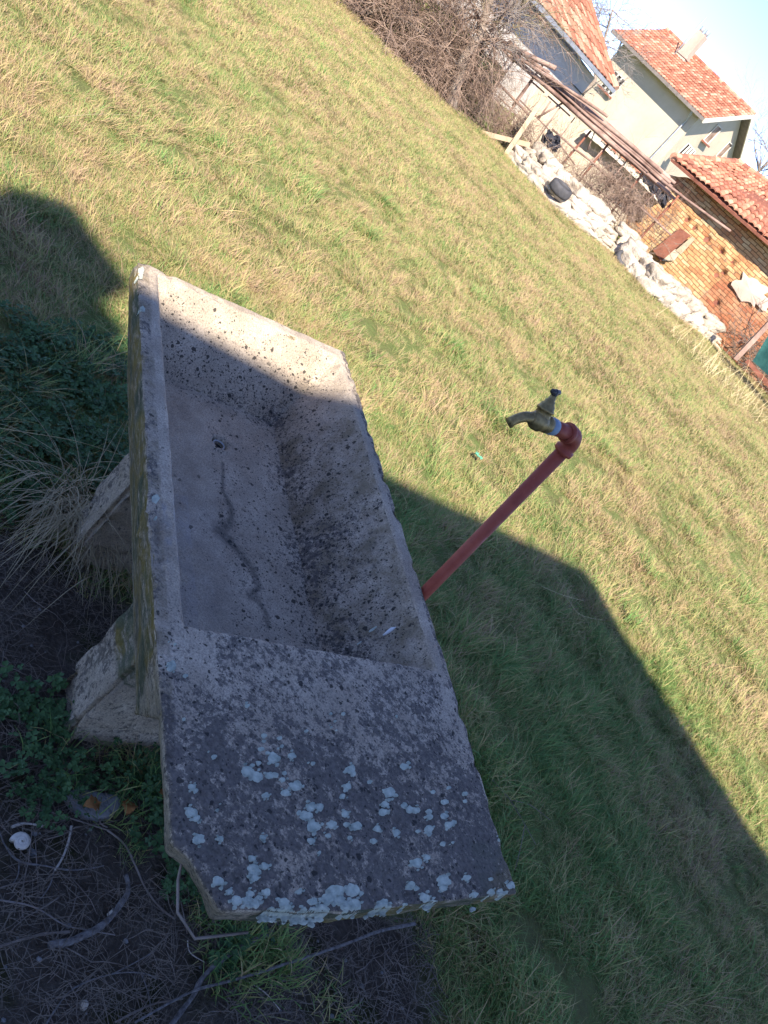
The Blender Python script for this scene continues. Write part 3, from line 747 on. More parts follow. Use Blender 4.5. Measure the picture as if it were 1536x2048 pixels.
def house_one():
    eR = P(1229, 181, 26); eL0 = P(1070, 0, 21.6); eL = eR + (eL0 - eR) * 2.0
    rp = P(1172, 0, 27.2); rR = eR + (rp - eR) * 1.9; rL = eL + (rR - eR)
    al = (eR - eL).normalized(); bd = (rR - eR); bd.z = 0; bd.normalize()
    root = empty('white_house', (eR.x, eR.y, 0), 'long low whitewashed house with bright orange roof behind the bare tree', 'house')
    tiles('roof', eL, eR, rR, rL, 12, 44, 'tile_new', root, .012, 9)
    ridge('ridge_tiles', eR + Zv * .06, rR + Zv * .06, 'tile_new', root, 14, .09)
    n = (eR - eL).cross(rL - eL).normalized(); n = n if n.z > 0 else -n
    bm = bmesh.new(); prism(bm, [eL - n * .02, eR - n * .02, rR - n * .02, rL - n * .02], -n * .08); mk('soffit', bm, 'fascia', root)
    bm = bmesh.new(); bar(bm, eL - Zv * .03, eR - Zv * .03, .10, .10); mk('gutter', bm, 'metalgrey', root)
    f = P(1180, 184, 26.0); cF = Vector((f.x, f.y, 0)); lF = cF - Vector((al.x, al.y, 0)) * 9
    # keep the wall under the eave
    q = cF; ov = (Vector((eR.x, eR.y, 0)) - al * .35 + bd * .55); ov.z = 0; cF = ov; lF = cF - Vector((al.x, al.y, 0)).normalized() * 10
    hz = eR.z - .12; back = bd * 4
    bm = bmesh.new(); sl_ = (eL.z - eR.z) / (eL - eR).length * 10
    box8(bm, [lF, cF, cF + back, lF + back] + [lF + Zv * (hz + sl_), cF + Zv * hz, cF + back + Zv * (hz + .6), lF + back + Zv * (hz + sl_ + .6)]); mk('wall', bm, 'white', root)
    for pp in ([(1141, 165), (1151, 172), (1171, 195), (1163, 189)],):
        bm = bmesh.new(); qd = [onwall(x, y, lF, cF, .03) for x, y in pp]; nr = Vector((al.y, -al.x, 0)).normalized(); prism(bm, qd, -nr * .02); mk('window', bm, 'dark', root)
    return root
house_one()

def outbuilding():
    A, B = P(1090, 250, 22.6), P(1335, 425, 22.0); A.z = B.z = 0
    root = empty('whitewashed_outbuilding', tuple(B), 'low whitewashed outbuilding with crumbling eave behind the pergola', 'outbuilding')
    tp = [onwall(x, y, A, B) for x, y in ((1085, 165), (1175, 262), (1238, 318), (1285, 362), (1322, 402))]
    bm = bmesh.new(); dv = Vector((.1, 1, 0)).normalized() * .3
    for a, b in zip(tp, tp[1:]):
        prism(bm, [Vector((a.x, a.y, 0)), Vector((b.x, b.y, 0)), b, a], dv)
    bmesh.ops.remove_doubles(bm, verts=bm.verts, dist=.001); mk('wall', bm, 'cream', root)
    # overhanging roof of old tiles, rough edge
    o = Vector((0, -.35, 0)); k = [p + o + Zv * .03 for p in tp]
    tiles('roof', k[1], k[4], k[4] + Vector((.3, 1.3, .10)), k[1] + Vector((.2, 1.3, .10)), 4, 16, 'tile_old', root, .05, 21)
    bm = bmesh.new()
    for a, b in zip(k[1:], k[2:]): prism(bm, [a, b, b + Vector((0, .38, 0)), a + Vector((0, .38, 0))], -Zv * .09)
    refine(bm, .12); displace(bm, .03, 4); mk('eave_ledge', bm, 'fascia', root)
    return A, B
OB = outbuilding()

def brick_shed():
    eL, eR0 = P(1345, 316, 21.6), P(1536, 481, 20.6); eR = eL + (eR0 - eL) * 1.7
    rL, rR0 = P(1472, 328, 24.6), P(1536, 374, 24.0)
    rL2 = rL; rR = rL + (rR0 - rL) * 3.0; 
    root = empty('brick_shed', (eR0.x, eR0.y, 0), 'old yellow brick shed with sagging clay tile roof at the field edge', 'shed')
    tiles('roof', eL, eR, rR, rL, 12, 34, 'tile_old', root, .03, 31, .035)
    ridge('ridge_tiles', rL + Zv * .05, rR + Zv * .05, 'tile_old', root, 16, .10)
    ridge('ridge_tiles', eL + Zv * .03, rL + Zv * .05, 'tile_old', root, 12, .09)
    n = (eR - eL).cross(rL - eL).normalized(); n = n if n.z > 0 else -n
    bm = bmesh.new(); prism(bm, [eL - n * .02, eR - n * .02, rR - n * .02, rL - n * .02], -n * .06); mk('soffit', bm, 'rust', root)
    bd = Vector((.05, 1, 0)).normalized()
    A = P(1345, 325, 22.1); A.z = 0; A.x += .05
    B = A + (Vector((eR.x, eR.y, 0)) - Vector((eL.x, eL.y, 0))).normalized() * 11
    # front wall as a fine sheet of brickwork, with courses pushed in and out
    nrm = Vector((B.y - A.y, -(B.x - A.x), 0)).normalized(); nrm = nrm if nrm.y < 0 else -nrm
    Lw = (B - A).length; H = 2.5; nx, nz = 220, 60; vs, fs, uv, red = [], [], [], []
    holes = [onwall(x, y, A, B) for x, y in ((1372, 438), (1387, 455), (1411, 478), (1441, 503), (1463, 524), (1432, 549), (1404, 420), (1446, 545), (1431, 605))]
    topf = lambda s: 2.0 + .55 * min(1, s / 1.2) - .1
    redp = wred = onwall(1400, 618, A, B); rx = (redp - A).dot((B - A).normalized())
    for j in range(nz + 1):
        for i in range(nx + 1):
            s = Lw * i / nx; ht = (topf(s) + noise.noise(Vector((s * 3, 0, 4))) * .06 * (s < 2)); z = ht * j / nz
            p = A + (B - A).normalized() * s + Zv * z
            d = noise.noise(p * 2.2) * .05 + noise.noise(p * 9) * .02
            for h in holes:
                r = (p - h).length
                if r < .11: d -= .15 * (1 - r / .11)
            vs.append(p + nrm * d); uv.append((s, z)); 
            rr = 0
            if s > rx - .2: rr = max(0, min(1, .5 + (1.12 - z + .06 * (s - rx)) * 2.2))
            red.append(rr)
    for j in range(nz):
        for i in range(nx): fs.append((j * (nx + 1) + i, j * (nx + 1) + i + 1, (j + 1) * (nx + 1) + i + 1, (j + 1) * (nx + 1) + i))
    o = raw('wall', vs, fs, 'brick', root, smooth=True)
    ul = o.data.uv_layers.new(name='UVMap')
    for l in o.data.loops: ul.data[l.index].uv = uv[l.vertex_index]
    o.data.attributes.new('red', 'FLOAT', 'POINT').data.foreach_set('value', red)
    bm = bmesh.new(); q0, q1 = A + bd * .08, B + bd * .08
    box8(bm, [q0, q1, q1 + bd * 2.6, q0 + bd * 2.6 + Vector((.5, 0, 0))] + [q0 + Zv * 1.9, q1 + Zv * 2.2, q1 + bd * 2.6 + Zv * 2.4, q0 + bd * 2.6 + Vector((.5, 0, 0)) + Zv * 2.3]); mk('side_wall', bm, 'rust', root)
    # patch of render near the right end
    vs2, f2 = [], []; c0 = onwall(1503, 585, A, B, .05)
    rx_ = (B - A).normalized(); b0 = 0; vs2.append(c0 + nrm * .03)
    for j in range(28):
        t = 2 * math.pi * j / 28; r_ = .72 + .5 * noise.noise(Vector((math.cos(t) * 2.5, math.sin(t) * 2.5, 3))); vs2.append(c0 + rx_ * math.cos(t) * .75 * r_ + Zv * math.sin(t) * .36 * r_ + nrm * .005)
    for j in range(28): f2.append((0, 1 + j, 1 + (j + 1) % 28))
    raw('render_patch', vs2, f2, 'pinkrender', root)
    # small stuff on the wall: rusty sheet door and pale boarding
    bm = bmesh.new(); prism(bm, [onwall(x, y, A, B, .10) for x, y in ((1361, 456), (1382, 471), (1322, 523), (1306, 500))], nrm * .02); mk('sheet_metal_door', bm, 'rust', root)
    bm = bmesh.new(); prism(bm, [onwall(x, y, A, B, .09) for x, y in ((1384, 474), (1391, 478), (1362, 509), (1352, 501))], nrm * .03); mk('door_post', bm, 'plank', root)
    bm = bmesh.new(); prism(bm, [onwall(x, y, A, B, .085) for x, y in ((1346, 497), (1362, 503), (1349, 521), (1320, 522))], nrm * .02); mk('board', bm, 'cream', root)
    return A, B
SH = brick_shed()

# ------------------------------------------------------------------ rubble walls
def rubble(pts, h0, name, label, rows, sz, seed, depth=.45, lean=.25):
    rng = random.Random(seed); bm = bmesh.new()
    seg = [(b - a).length for a, b in zip(pts, pts[1:])]; tot = sum(seg)
    def at(s):
        for a, b, l in zip(pts, pts[1:], seg):
            if s <= l: return a.lerp(b, s / l), (b - a).normalized()
            s -= l
        return pts[-1].copy(), (pts[-1] - pts[-2]).normalized()
    z = 0
    for r in range(rows):
        hh = h0 / rows * rng.uniform(.9, 1.1); s = rng.uniform(0, .2)
        while s < tot:
            L = sz * rng.uniform(.5, 1.7); h = hh * rng.uniform(.8, 1.25)
            fade = min(1, (tot - s) / 1.5 + .35)
            p, d = at(s + L / 2); nrm = Vector((-d.y, d.x, 0)); nrm = nrm if nrm.y > 0 else -nrm
            c = p + nrm * (lean * r / rows + rng.uniform(-.04, .06)) + Zv * (z + h * .45) * fade
            tb = bmesh.new(); bmesh.ops.create_icosphere(tb, subdivisions=3, radius=1)
            sd = Vector((rng.random() * 50, rng.random() * 50, 0)); rot = Matrix.Rotation(rng.uniform(-.2, .2), 3, 'Y')
            for v in tb.verts:
                q = v.co.copy(); e = 6.0                                   # squarish lump
                m_ = (abs(q.x) ** e + abs(q.y) ** e + abs(q.z) ** e) ** (1 / e); q = q / m_
                q *= 1 + .30 * noise.noise(q * 1.3 + sd) + .16 * noise.noise(q * 3.2 + sd) + .05 * noise.noise(q * 9 + sd)
                q = rot @ Vector((q.x * L * .54, q.y * depth * .5, q.z * h * .58))
                v.co = c + d * q.x + nrm * (q.y + depth * .4) + Zv * q.z * fade
            me = bpy.data.meshes.new('t'); tb.to_mesh(me); tb.free(); bm.from_mesh(me); bpy.data.meshes.remove(me)
            s += L * .97
        z += hh
    o = mk(name, bm, 'stone', smooth=True); tag(o, label, 'stone wall'); return o
G = [Z(*p, .0) for p in ((1003, 300), (1040, 360), (1110, 425), (1180, 478), (1225, 492))]
G = [Vector((p.x, min(p.y, 21.5) - .1, 0)) for p in G]
rubble([Vector((-3.65, 18.35, 0)), Vector((-2.75, 17.45, 0)), Vector((-1.8, 17.15, 0)), Vector((-1.0, 17.9, 0)), Vector((-.45, 18.7, 0))], .30, 'stone_wall', 'bleached rubble wall beneath the black tyre, left end under the pale plank', 2, .40, 5)
rubble([Vector((-3.5, 18.9, 0)), Vector((-2.7, 18.1, 0)), Vector((-1.5, 18.1, 0)), Vector((-.5, 19.1, 0)), Vector((.9, 19.0, 0))], .62, 'stone_wall', 'rear tier of pinkish rubble stones between the white wall and the pergola', 3, .34, 8)
rubble([Vector((-.4, 18.8, 0)), Vector((.2, 18.3, 0)), Vector((.8, 17.85, 0)), Vector((1.6, 18.6, 0)), Vector((2.2, 19.3, 0)), Vector((2.9, 20.0, 0))], .55, 'stone_wall', 'pale rubble wall along the foot of the brick shed', 2, .44, 14)

def tyre(name, c, axis, R_, w_, label):
    T = Tubes(); c = Vector(c); ax = Vector(axis).normalized(); u_ = ax.cross(Zv).normalized(); v_ = ax.cross(u_)
    vs, fs = [], []; prof = [(-.5, .66), (-.52, .80), (-.42, .96), (-.2, 1.0), (.2, 1.0), (.42, .96), (.52, .80), (.5, .66), (.3, .64), (-.3, .64)]; N = 40
    for i in range(N):
        t = 2 * math.pi * i / N; d = u_ * math.cos(t) + v_ * math.sin(t)
        for a, r in prof: vs.append(c + ax * a * w_ + d * R_ * (r + (.012 if i % 2 and abs(a) < .45 and r > .9 else 0)))
    K = len(prof)
    for i in range(N):
        for j in range(K): fs.append((i * K + j, i * K + (j + 1) % K, ((i + 1) % N) * K + (j + 1) % K, ((i + 1) % N) * K + j))
    o = raw(name, vs, fs, 'rubber', smooth=True); tag(o, label, 'tyre', ); return o
tyre('tyre', P(1120, 380, 17.25) + Zv * .02, (.02, -.12, 1.0), .25, .20, 'black tyre lying on the bleached stone wall')
tyre('tyre', P(1249, 517, 18.5) - Zv * .05, (.25, -.5, .9), .22, .16, 'half-buried grey tyre wedged between the two stone walls')

# ------------------------------------------------------------------ pergola, poles, planks
def pergola():
    root = empty('pergola', tuple(Vector((-1.5, 20, 0))), 'rickety pergola of thin rusty posts and rails before the outbuilding', 'pergola')
    Y = 20.2
    posts = [((1087, 128), (1029, 210)), ((1182, 262), (1110, 345)), ((1222, 281), (1150, 372)), ((1296, 337), (1232, 412)), ((1362, 386), (1290, 465)), ((1030, 118), (985, 182))]
    for (a, b) in posts:
        t = P(*a, Y); g = P(*b, Y); d = (g - t).normalized(); g2 = g + d * (g.z / max(.2, -d.z)); T = Tubes(); T.add(wander(g2, t, 6, .008), .028, 7); T.build('post', 'pole' if a[0] < 1100 else 'rust', root)
    for pp, r in (([(998, 168), (1050, 221), (1062, 236)], .03), ([(1104, 258), (1151, 299), (1182, 322), (1250, 388), (1310, 440), (1342, 470)], .024), ([(1192, 376), (1250, 424), (1262, 436)], .02),
               ([(1000, 80), (1050, 110), (1112, 138)], .045), ([(1075, 235), (1127, 205)], .024), ([(1076, 240), (1101, 203)], .022), ([(955, 190), (1000, 168)], .02), ([(985, 78), (1025, 120)], .03), ([(940, 180), (1000, 232), (1040, 270)], .022), ([(1175, 300), (1190, 262)], .014), ([(1120, 215), (1060, 300)], .016), ([(1150, 235), (1085, 322)], .014), ([(1040, 200), (1100, 262), (1150, 330)], .016), ([(1060, 160), (1105, 200), (1140, 232)], .018), ([(1205, 300), (1160, 350)], .014), ([(1255, 320), (1195, 392)], .018), ([(1330, 365), (1268, 430)], .014), ([(1150, 345), (1200, 390), (1240, 432)], .014), ([(969, 66), (1030, 98), (1100, 132)], .022), ([(921, 93), (985, 158), (1047, 216)], .02), ([(1026, 102), (972, 192)], .022), ([(1083, 132), (1024, 212)], .022),
               ([(975, 75), (918, 135)], .022), ([(927, 186), (969, 228)], .018), ([(1041, 129), (1100, 180)], .02), ([(1044, 117), (1100, 144)], .022), ([(969, 168), (1023, 240)], .015), ([(940, 150), (1010, 205), (1050, 250)], .014)):
        T = Tubes(); T.add([P(x, y, Y - .06) for x, y in pp], r, 7); T.build('rail', 'pole', root)
pergola()
rng = random.Random(12)
def pole_obj(a, b, r, k):
    T = Tubes(); pts = wander(a, b, 10, .012); T.add(pts, [r * (1 - .35 * i / 10) * rng.uniform(.92, 1.08) for i in range(11)], 8)
    o = T.build('wooden_pole', 'pole'); tag(o, 'long weathered brown pole in the bundle laid along the top of the pergola', 'pole', 'poles laid along the top of the pergola')
for k in range(17):
    t = (k % 9) / 8; lay = k // 9
    x0, y0 = 1030 + rng.uniform(-10, 60), 0
    sl = (365 - 162) / (1330 - 1090)
    off = -20 + 36 * t + rng.uniform(-3, 3); x0 = rng.choice((1022, 1035, 1080, 1085, 1100, 1130)) + rng.uniform(-8, 8); x1 = rng.choice((1250, 1290, 1325, 1335, 1340)) + rng.uniform(-10, 12)
    ya = 160 + (x0 - 1090) * sl + off * .75; yb = 366 + (x1 - 1330) * sl + off * .9
    a = P(x0, ya, 20.0 + .15 * lay + rng.uniform(-.1, .1)); b = P(x1, yb, 19.95 + .1 * lay + rng.uniform(-.08, .08)); pole_obj(a, b, rng.uniform(.032, .062), k)
for (a, b, r, lab) in (((1010, 98), (1215, 232), .035, 'dark thin pole sloping over the left end of the pole bundle'), ((1020, 92), (1112, 137), .05, 'short dark pole jutting past the first pergola post'),
                    ((1322, 360), (1460, 462), .03, 'thin rusty rod resting against the brick shed wall')):
    T = Tubes(); T.add(wander(P(*a, 19.8), P(*b, 19.8), 8, .01), r, 7); tag(T.build('wooden_pole', 'pole'), lab, 'pole')
bm = bmesh.new(); a, b = P(1096, 184, 18.4), P(1012, 308, 18.1); bar(bm, a, b, .10, .03, Vector((0, -1, 0))); refine(bm, .3); tag(mk('plank', bm, 'plank'), 'pale sawn plank leaning upright at the left end of the stone wall', 'plank')
bm = bmesh.new(); bar(bm, P(953, 263, 18.3), P(1060, 290, 18.3), .10, .03, Vector((0, -1, 0))); tag(mk('plank', bm, 'plank'), 'pale plank lying across the foot of the leaning plank', 'plank')
# dark tarp on the shed end
vs, fs = [], []; c = P(1314, 371, 21.2)
for j in range(13):
    for i in range(13):
        s, t = i / 12 - .5, j / 12 - .5; taper = 1 - .5 * abs(s + .2)
        q = c + Vector((s * .95, 0, -s * .18 + t * .42 * taper)) + noise.noise_vector(Vector((s * 5, t * 5, 1))) * .12
        vs.append(q)
for j in range(12):
    for i in range(12): fs.append((j * 13 + i, j * 13 + i + 1, (j + 1) * 13 + i + 1, (j + 1) * 13 + i))
o = raw('tarp', vs, fs, 'darkcloth', smooth=True); md = o.modifiers.new('thick', 'SOLIDIFY'); md.thickness = .03
tag(o, 'crumpled dark blue tarp hanging at the left end of the brick shed', 'tarp')
vs, fs = [], []; c = P(1102, 282, 19.0)
for j in range(11):
    for i in range(11):
        s, t = i / 10 - .5, j / 10 - .5; vs.append(c + Vector((s * .4, .1, t * .3 * (1 - abs(s)))) + noise.noise_vector(Vector((s * 6, t * 6, 7))) * .10)
for j in range(10):
    for i in range(10): fs.append((j * 11 + i, j * 11 + i + 1, (j + 1) * 11 + i + 1, (j + 1) * 11 + i))
o = raw('plastic_sack', vs, fs, 'darkcloth', smooth=True); md = o.modifiers.new('thick', 'SOLIDIFY'); md.thickness = .03
tag(o, 'dark crumpled sack caught in the dry brush beside the plank', 'sack')
# green fabric fence at the right edge
root = empty('fabric_fence', tuple(P(1500, 730, 18.3)), 'dark green fabric fence with a grey wooden post past the brick shed', 'fence')
root.location.z = 0
q = [P(1505, 722, 18.3), P(1620, 830, 17.6), P(1700, 720, 17.6), P(1538, 668, 18.3)]
vs, fs = [], []
for j in range(9):
    for i in range(25):
        s, t = i / 24, j / 8; p_ = (q[0] * (1 - s) + q[1] * s) * (1 - t) + (q[3] * (1 - s) + q[2] * s) * t; p_.y += .05 * math.sin(s * 22) * t; vs.append(p_)
for j in range(8):
    for i in range(24): fs.append((j * 25 + i, j * 25 + i + 1, (j + 1) * 25 + i + 1, (j + 1) * 25 + i))
raw('fabric', vs, fs, 'net', root, smooth=True)
bm = bmesh.new(); bar(bm, P(1478, 712, 18.4) - Zv * .1, P(1550, 634, 18.4), .13, .1); mk('post', bm, 'pole', root)
bm = bmesh.new(); bar(bm, P(1495, 722, 18.2), P(1610, 850, 17.4), .16, .08); mk('rail', bm, 'rust', root)

# ------------------------------------------------------------------ bare trees and brush
def twiggy(T, a, d, L, r, depth, rng, spread=.6, drop=0, n=5, sides=4, kids=(3, 5)):
    """recursive bare branch"""
    pts = [Vector(a)]; dr = Vector(d).normalized(); st = L / n
    for i in range(n):
        dr = (dr + Vector((rng.gauss(0, .16), rng.gauss(0, .16), rng.gauss(0, .16) - drop))).normalized(); pts.append(pts[-1] + dr * st)
    T.add(pts, [r * (1 - .75 * i / n) for i in range(n + 1)], sides if depth > 0 else 3, False)
    if depth > 0:
        for _ in range(rng.randint(*kids)):
            i = rng.randint(1, n); t = rng.uniform(.35, 1)
            q = pts[min(i, n)]; dd = (pts[min(i, n)] - pts[i - 1]).normalized()
            s = Vector((rng.gauss(0, 1), rng.gauss(0, 1), rng.gauss(0, 1) + .25)); s = (dd + s.normalized() * spread).normalized()
            twiggy(T, q, s, L * rng.uniform(.45, .75), r * (1 - .75 * i / n) * .75 + .0015, depth - 1, rng, spread, drop, n, sides, kids)
def bare_tree(path, rads, label, seed, limbs, mat='bark', tm='greybranch', rt=.02, depth=3, L=1.2, drop=0, name='bare_tree', spread=.8):
    rng = random.Random(seed); root = empty(name, (path[0].x, path[0].y, 0), label, 'tree')
    T = Tubes(); pts = []
    for a, b in zip(path, path[1:]):
        for i in range(4): pts.append(a.lerp(b, i / 4) + Vector((rng.gauss(0, .02), rng.gauss(0, .02), 0)))
    pts.append(path[-1]); rr = [rads[0] + (rads[1] - rads[0]) * i / (len(pts) - 1) for i in range(len(pts))]
    T.add(pts, rr, 9); T.build('trunk', mat, root)
    T = Tubes()
    for _ in range(limbs):
        i = rng.randint(len(pts) // 3, len(pts) - 1); s = Vector((rng.gauss(0, 1), rng.gauss(0, .7), rng.uniform(-.1, 1.3))).normalized()
        twiggy(T, pts[i], s, L * rng.uniform(.6, 1.2), rt * rng.uniform(.6, 1.3), depth, rng, spread, drop)
    T.build('branches', tm, root); return root
bare_tree([P(896, 240, 17.5) - Zv * .2, P(905, 200, 17.5), P(925, 120, 17.5), P(962, 70, 17.6), P(982, -10, 17.6), P(1000, -80, 17.6)], (.14, .055), 'leaning grey bare tree in front of the white house', 4, 16, depth=3, L=1.35, rt=.022)
bare_tree([P(930, 110, 17.9), P(985, 60, 18.0), P(1040, -20, 18.2)], (.06, .03), 'yellowish twiggy sapling spreading across the white house roof', 8, 12, tm='olivetwig', depth=3, L=1.1, rt=.014, name='sapling')
bare_tree([Vector((-8.5, 34, 0)), Vector((-8.2, 34, 3)), P(1130, -60, 34)], (.22, .1), 'pale bare tree rising between the two houses', 9, 22, depth=3, L=2.6, rt=.04, drop=.02)
bare_tree([Vector((-5.6, 33, 0)), Vector((-5.5, 33, 2.6)), P(1225, 20, 33)], (.12, .03), 'small bare tree standing against the sky beside the cream house', 15, 14, depth=3, L=1.5, rt=.022)
for (pt, Yd, sd, lab) in (((1530, 330), 46, 21, 'hazy bare tree behind the right corner of the cream house'), ((1570, 430), 44, 22, 'bare tree crown showing over the shed roof at the right edge')):
    c = P(*pt, Yd); bare_tree([Vector((c.x, c.y, 0)), Vector((c.x, c.y, c.z * .5)), c + Zv * .4], (.18, .06), lab, sd, 26, depth=3, L=2.2, rt=.035)

def brush(path, n, hgt, depth, seed, name, label, mat='vine', droop=.05, L=.9, wid=.5, r=.008, d2=2):
    """thicket of dry stems along a ground path"""
    rng = random.Random(seed); T = Tubes()
    for _ in range(n):
        t = rng.random() * (len(path) - 1); i = int(t); p_ = path[i].lerp(path[i + 1], t - i)
        p_ = p_ + Vector((rng.gauss(0, .15), rng.uniform(0, depth), rng.uniform(0, hgt) * rng.random()))
        s = Vector((rng.gauss(0, .8), rng.gauss(-.3, .6), rng.uniform(.0, 1.2))).normalized()
        twiggy(T, p_, s, L * rng.uniform(.5, 1.3), r * rng.uniform(.6, 1.4), d2, rng, .7, droop, kids=(2, 4))
    o = T.build(name, mat); return tag(o, label, 'brush')
thick = [Vector(q) for q in ((-10.2, 16.9, 0), (-9.0, 16.9, 0), (-7.9, 17.0, 0), (-6.8, 16.8, 0), (-5.6, 16.9, 0), (-4.95, 17.7, 0))]
brush(thick, 1050, 2.8, 1.6, 31, 'vine_thicket', 'dense thicket of brown drooping vine stems left of the leaning grey tree', droop=.11, L=1.2, r=.011)
bm = bmesh.new()
for a, b in zip(thick, thick[1:]):
    box8(bm, [a + Vector((0, 1.5, 0)), b + Vector((0, 1.5, 0)), b + Vector((0, 2.2, 0)), a + Vector((0, 2.2, 0))] + [q + Vector((0, 1.5 + e, 1.1)) for q, e in ((a, 0), (b, 0), (b, .7), (a, .7))])
refine(bm, .3); displace(bm, .35, 1.3); tag(mk('earth_bank', bm, 'ground', smooth=True), 'dark brown bank behind the vine thicket', 'bank', kind='structure')
g = [Vector((-4.9, 18.3, 0)), Vector((-4.2, 18.8, 0)), Vector((-3.5, 19.3, 0)), Vector((-2.6, 19.2, 0)), Vector((-1.8, 19.4, 0))]
brush(g, 260, .7, .9, 33, 'brush_heap', 'tangled heap of pinkish brown brushwood behind the left stone wall', droop=.03, L=.8, r=.008)
brush([Vector((-2.2, 20.0, .3)), Vector((-1.0, 20.0, .3)), Vector((.3, 20.3, .3))], 120, 1.2, .6, 34, 'brush_heap', 'thin reddish climbing stems tangled through the pergola posts', droop=.02, L=.8, r=.005)
brush([Vector((-.9, 19.9, .8)), Vector((-1.6, 20.0, .9))], 160, .5, .4, 39, 'dry_creeper', 'clump of dry creeper hanging from the middle of the pole bundle', droop=.2, L=.7, r=.007)
brush([Vector((3.4, 20.4, .1)), Vector((4.3, 19.6, .1)), Vector((5.2, 18.6, .1))], 150, 1.0, .6, 35, 'brush_heap', 'grey leafless bramble against the red brick end of the shed', mat='twig', droop=.05, L=.7, r=.007)
def drygrass_clump(c, n, h, seed, label, mat='palestraw', spread=.6, wdt=.004):
    rng = random.Random(seed); vs, fs = [], []
    for _ in range(n):
        az = rng.uniform(0, 6.28); p_ = Vector(c) + Vector((rng.gauss(0, spread * .16), rng.gauss(0, spread * .16), 0)); L = h * rng.uniform(.5, 1.15); tilt = rng.uniform(.1, 1.1)
        d = Vector((math.cos(az), math.sin(az), 0)); sd = Vector((-d.y, d.x, 0)); b = len(vs); N = 7; cv = rng.uniform(.8, 2.2); pp = p_
        for i in range(N + 1):
            t = i / N; an = tilt + cv * t * t; 
            if i: pp = pp + (d * math.sin(an) + Zv * math.cos(an)) * L / N
            if pp.z < .006: pp.z = .006 + rng.random() * .01
            ww = wdt * (1 - t * .85) * .5; vs += [pp - sd * ww, pp + sd * ww]
        for i in range(N): fs.append((b + 2 * i, b + 2 * i + 1, b + 2 * i + 3, b + 2 * i + 2))
    return tag(raw('grass_tussock', vs, fs, mat), label, 'grass tussock')
tag(drygrass_clump(Z(1420, 745), 160, .9, 51, 'tall pale dry grass at the right end of the stone wall', spread=3.5, wdt=.010), kind='stuff')
tag(drygrass_clump(Z(1480, 800), 120, .8, 52, 'sparse pale dry stalks below the green fabric fence', spread=4, wdt=.008), kind='stuff')

# ------------------------------------------------------------------ foreground vegetation and litter
CW = wpoly([(-300, 620), (40, 640), (245, 700), (252, 960), (190, 1060), (60, 1040), (-300, 1000)])
CL2 = wpoly([(-40, 1400), (120, 1380), (330, 1500), (420, 1700), (440, 1830), (330, 1800), (230, 1640), (60, 1600), (-60, 1560)])
GR3 = wpoly([(395, 1780), (560, 1850), (600, 1960), (470, 1990), (400, 1900)])
def hideset(name): return bpy.data.collections.new(name)
def tuft(coll, name, seed, nb, rad, hmin, hmax, wd, mat, lean=(.35, 1.25), comb=0, seg=4):
    rng = random.Random(seed); vs, fs, tone, root_ = [], [], [], []
    for _ in range(nb):
        r_ = rad * math.sqrt(rng.random()); a = rng.uniform(0, 6.28); p_ = Vector((r_ * math.cos(a), r_ * math.sin(a), -.008))
        az = rng.uniform(0, 6.28) if rng.random() > comb else rng.gauss(0, .7); L = rng.uniform(hmin, hmax); ww = wd * rng.uniform(.6, 1.25)
        tl = rng.uniform(*lean) * rng.uniform(.5, 1); cv = rng.uniform(.2, 1.4); tn = rng.random()
        d = Vector((math.cos(az), math.sin(az), 0)); sd = (Vector((-d.y, d.x, 0)) + Zv * rng.uniform(-.5, .5)).normalized(); b = len(vs)
        for i in range(seg + 1):
            t = i / seg; an = min(1.75, tl + cv * t * t)
            if i: p_ = p_ + (d * math.sin(an) + Zv * math.cos(an)) * L / seg
            if p_.z < .003 and i > 1: p_.z = .003 + rng.random() * .01
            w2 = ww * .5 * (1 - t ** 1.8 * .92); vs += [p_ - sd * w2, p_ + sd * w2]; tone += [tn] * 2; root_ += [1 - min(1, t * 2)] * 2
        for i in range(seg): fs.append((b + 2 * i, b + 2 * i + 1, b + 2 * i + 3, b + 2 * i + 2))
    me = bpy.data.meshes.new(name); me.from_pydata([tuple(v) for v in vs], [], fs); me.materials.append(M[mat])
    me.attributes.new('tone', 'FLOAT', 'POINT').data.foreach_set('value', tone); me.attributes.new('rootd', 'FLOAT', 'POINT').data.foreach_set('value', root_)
    o = bpy.data.objects.new(name, me); coll.objects.link(o)
def clover(coll, name, seed, n, rad, mat='clover'):
    rng = random.Random(seed); vs, fs = [], []
    for _ in range(n):
        r_ = rad * math.sqrt(rng.random()); a = rng.uniform(0, 6.28); h = rng.uniform(.008, .04); c = Vector((r_ * math.cos(a), r_ * math.sin(a), h)); s = rng.uniform(.006, .0125); ph = rng.uniform(0, 6.28)
        nr = Vector((rng.gauss(0, .35), rng.gauss(0, .35), 1)).normalized(); u_ = nr.cross(Vector((0, 1, 0))).normalized(); v_ = nr.cross(u_)
        for k in range(3):
            t = ph + k * 2.094; d = u_ * math.cos(t) + v_ * math.sin(t); e = nr.cross(d); b = len(vs)
            vs += [c, c + d * s * .5 + e * s * .52 + nr * s * .15, c + d * s * 1.05 + e * s * .38, c + d * s * .92, c + d * s * 1.05 - e * s * .38, c + d * s * .5 - e * s * .52 + nr * s * .15]
            fs += [(b, b + 1, b + 2, b + 3), (b, b + 3, b + 4, b + 5)]
    me = bpy.data.meshes.new(name); me.from_pydata([tuple(v) for v in vs], [], fs); me.materials.append(M[mat])
    coll.objects.link(bpy.data.objects.new(name, me))
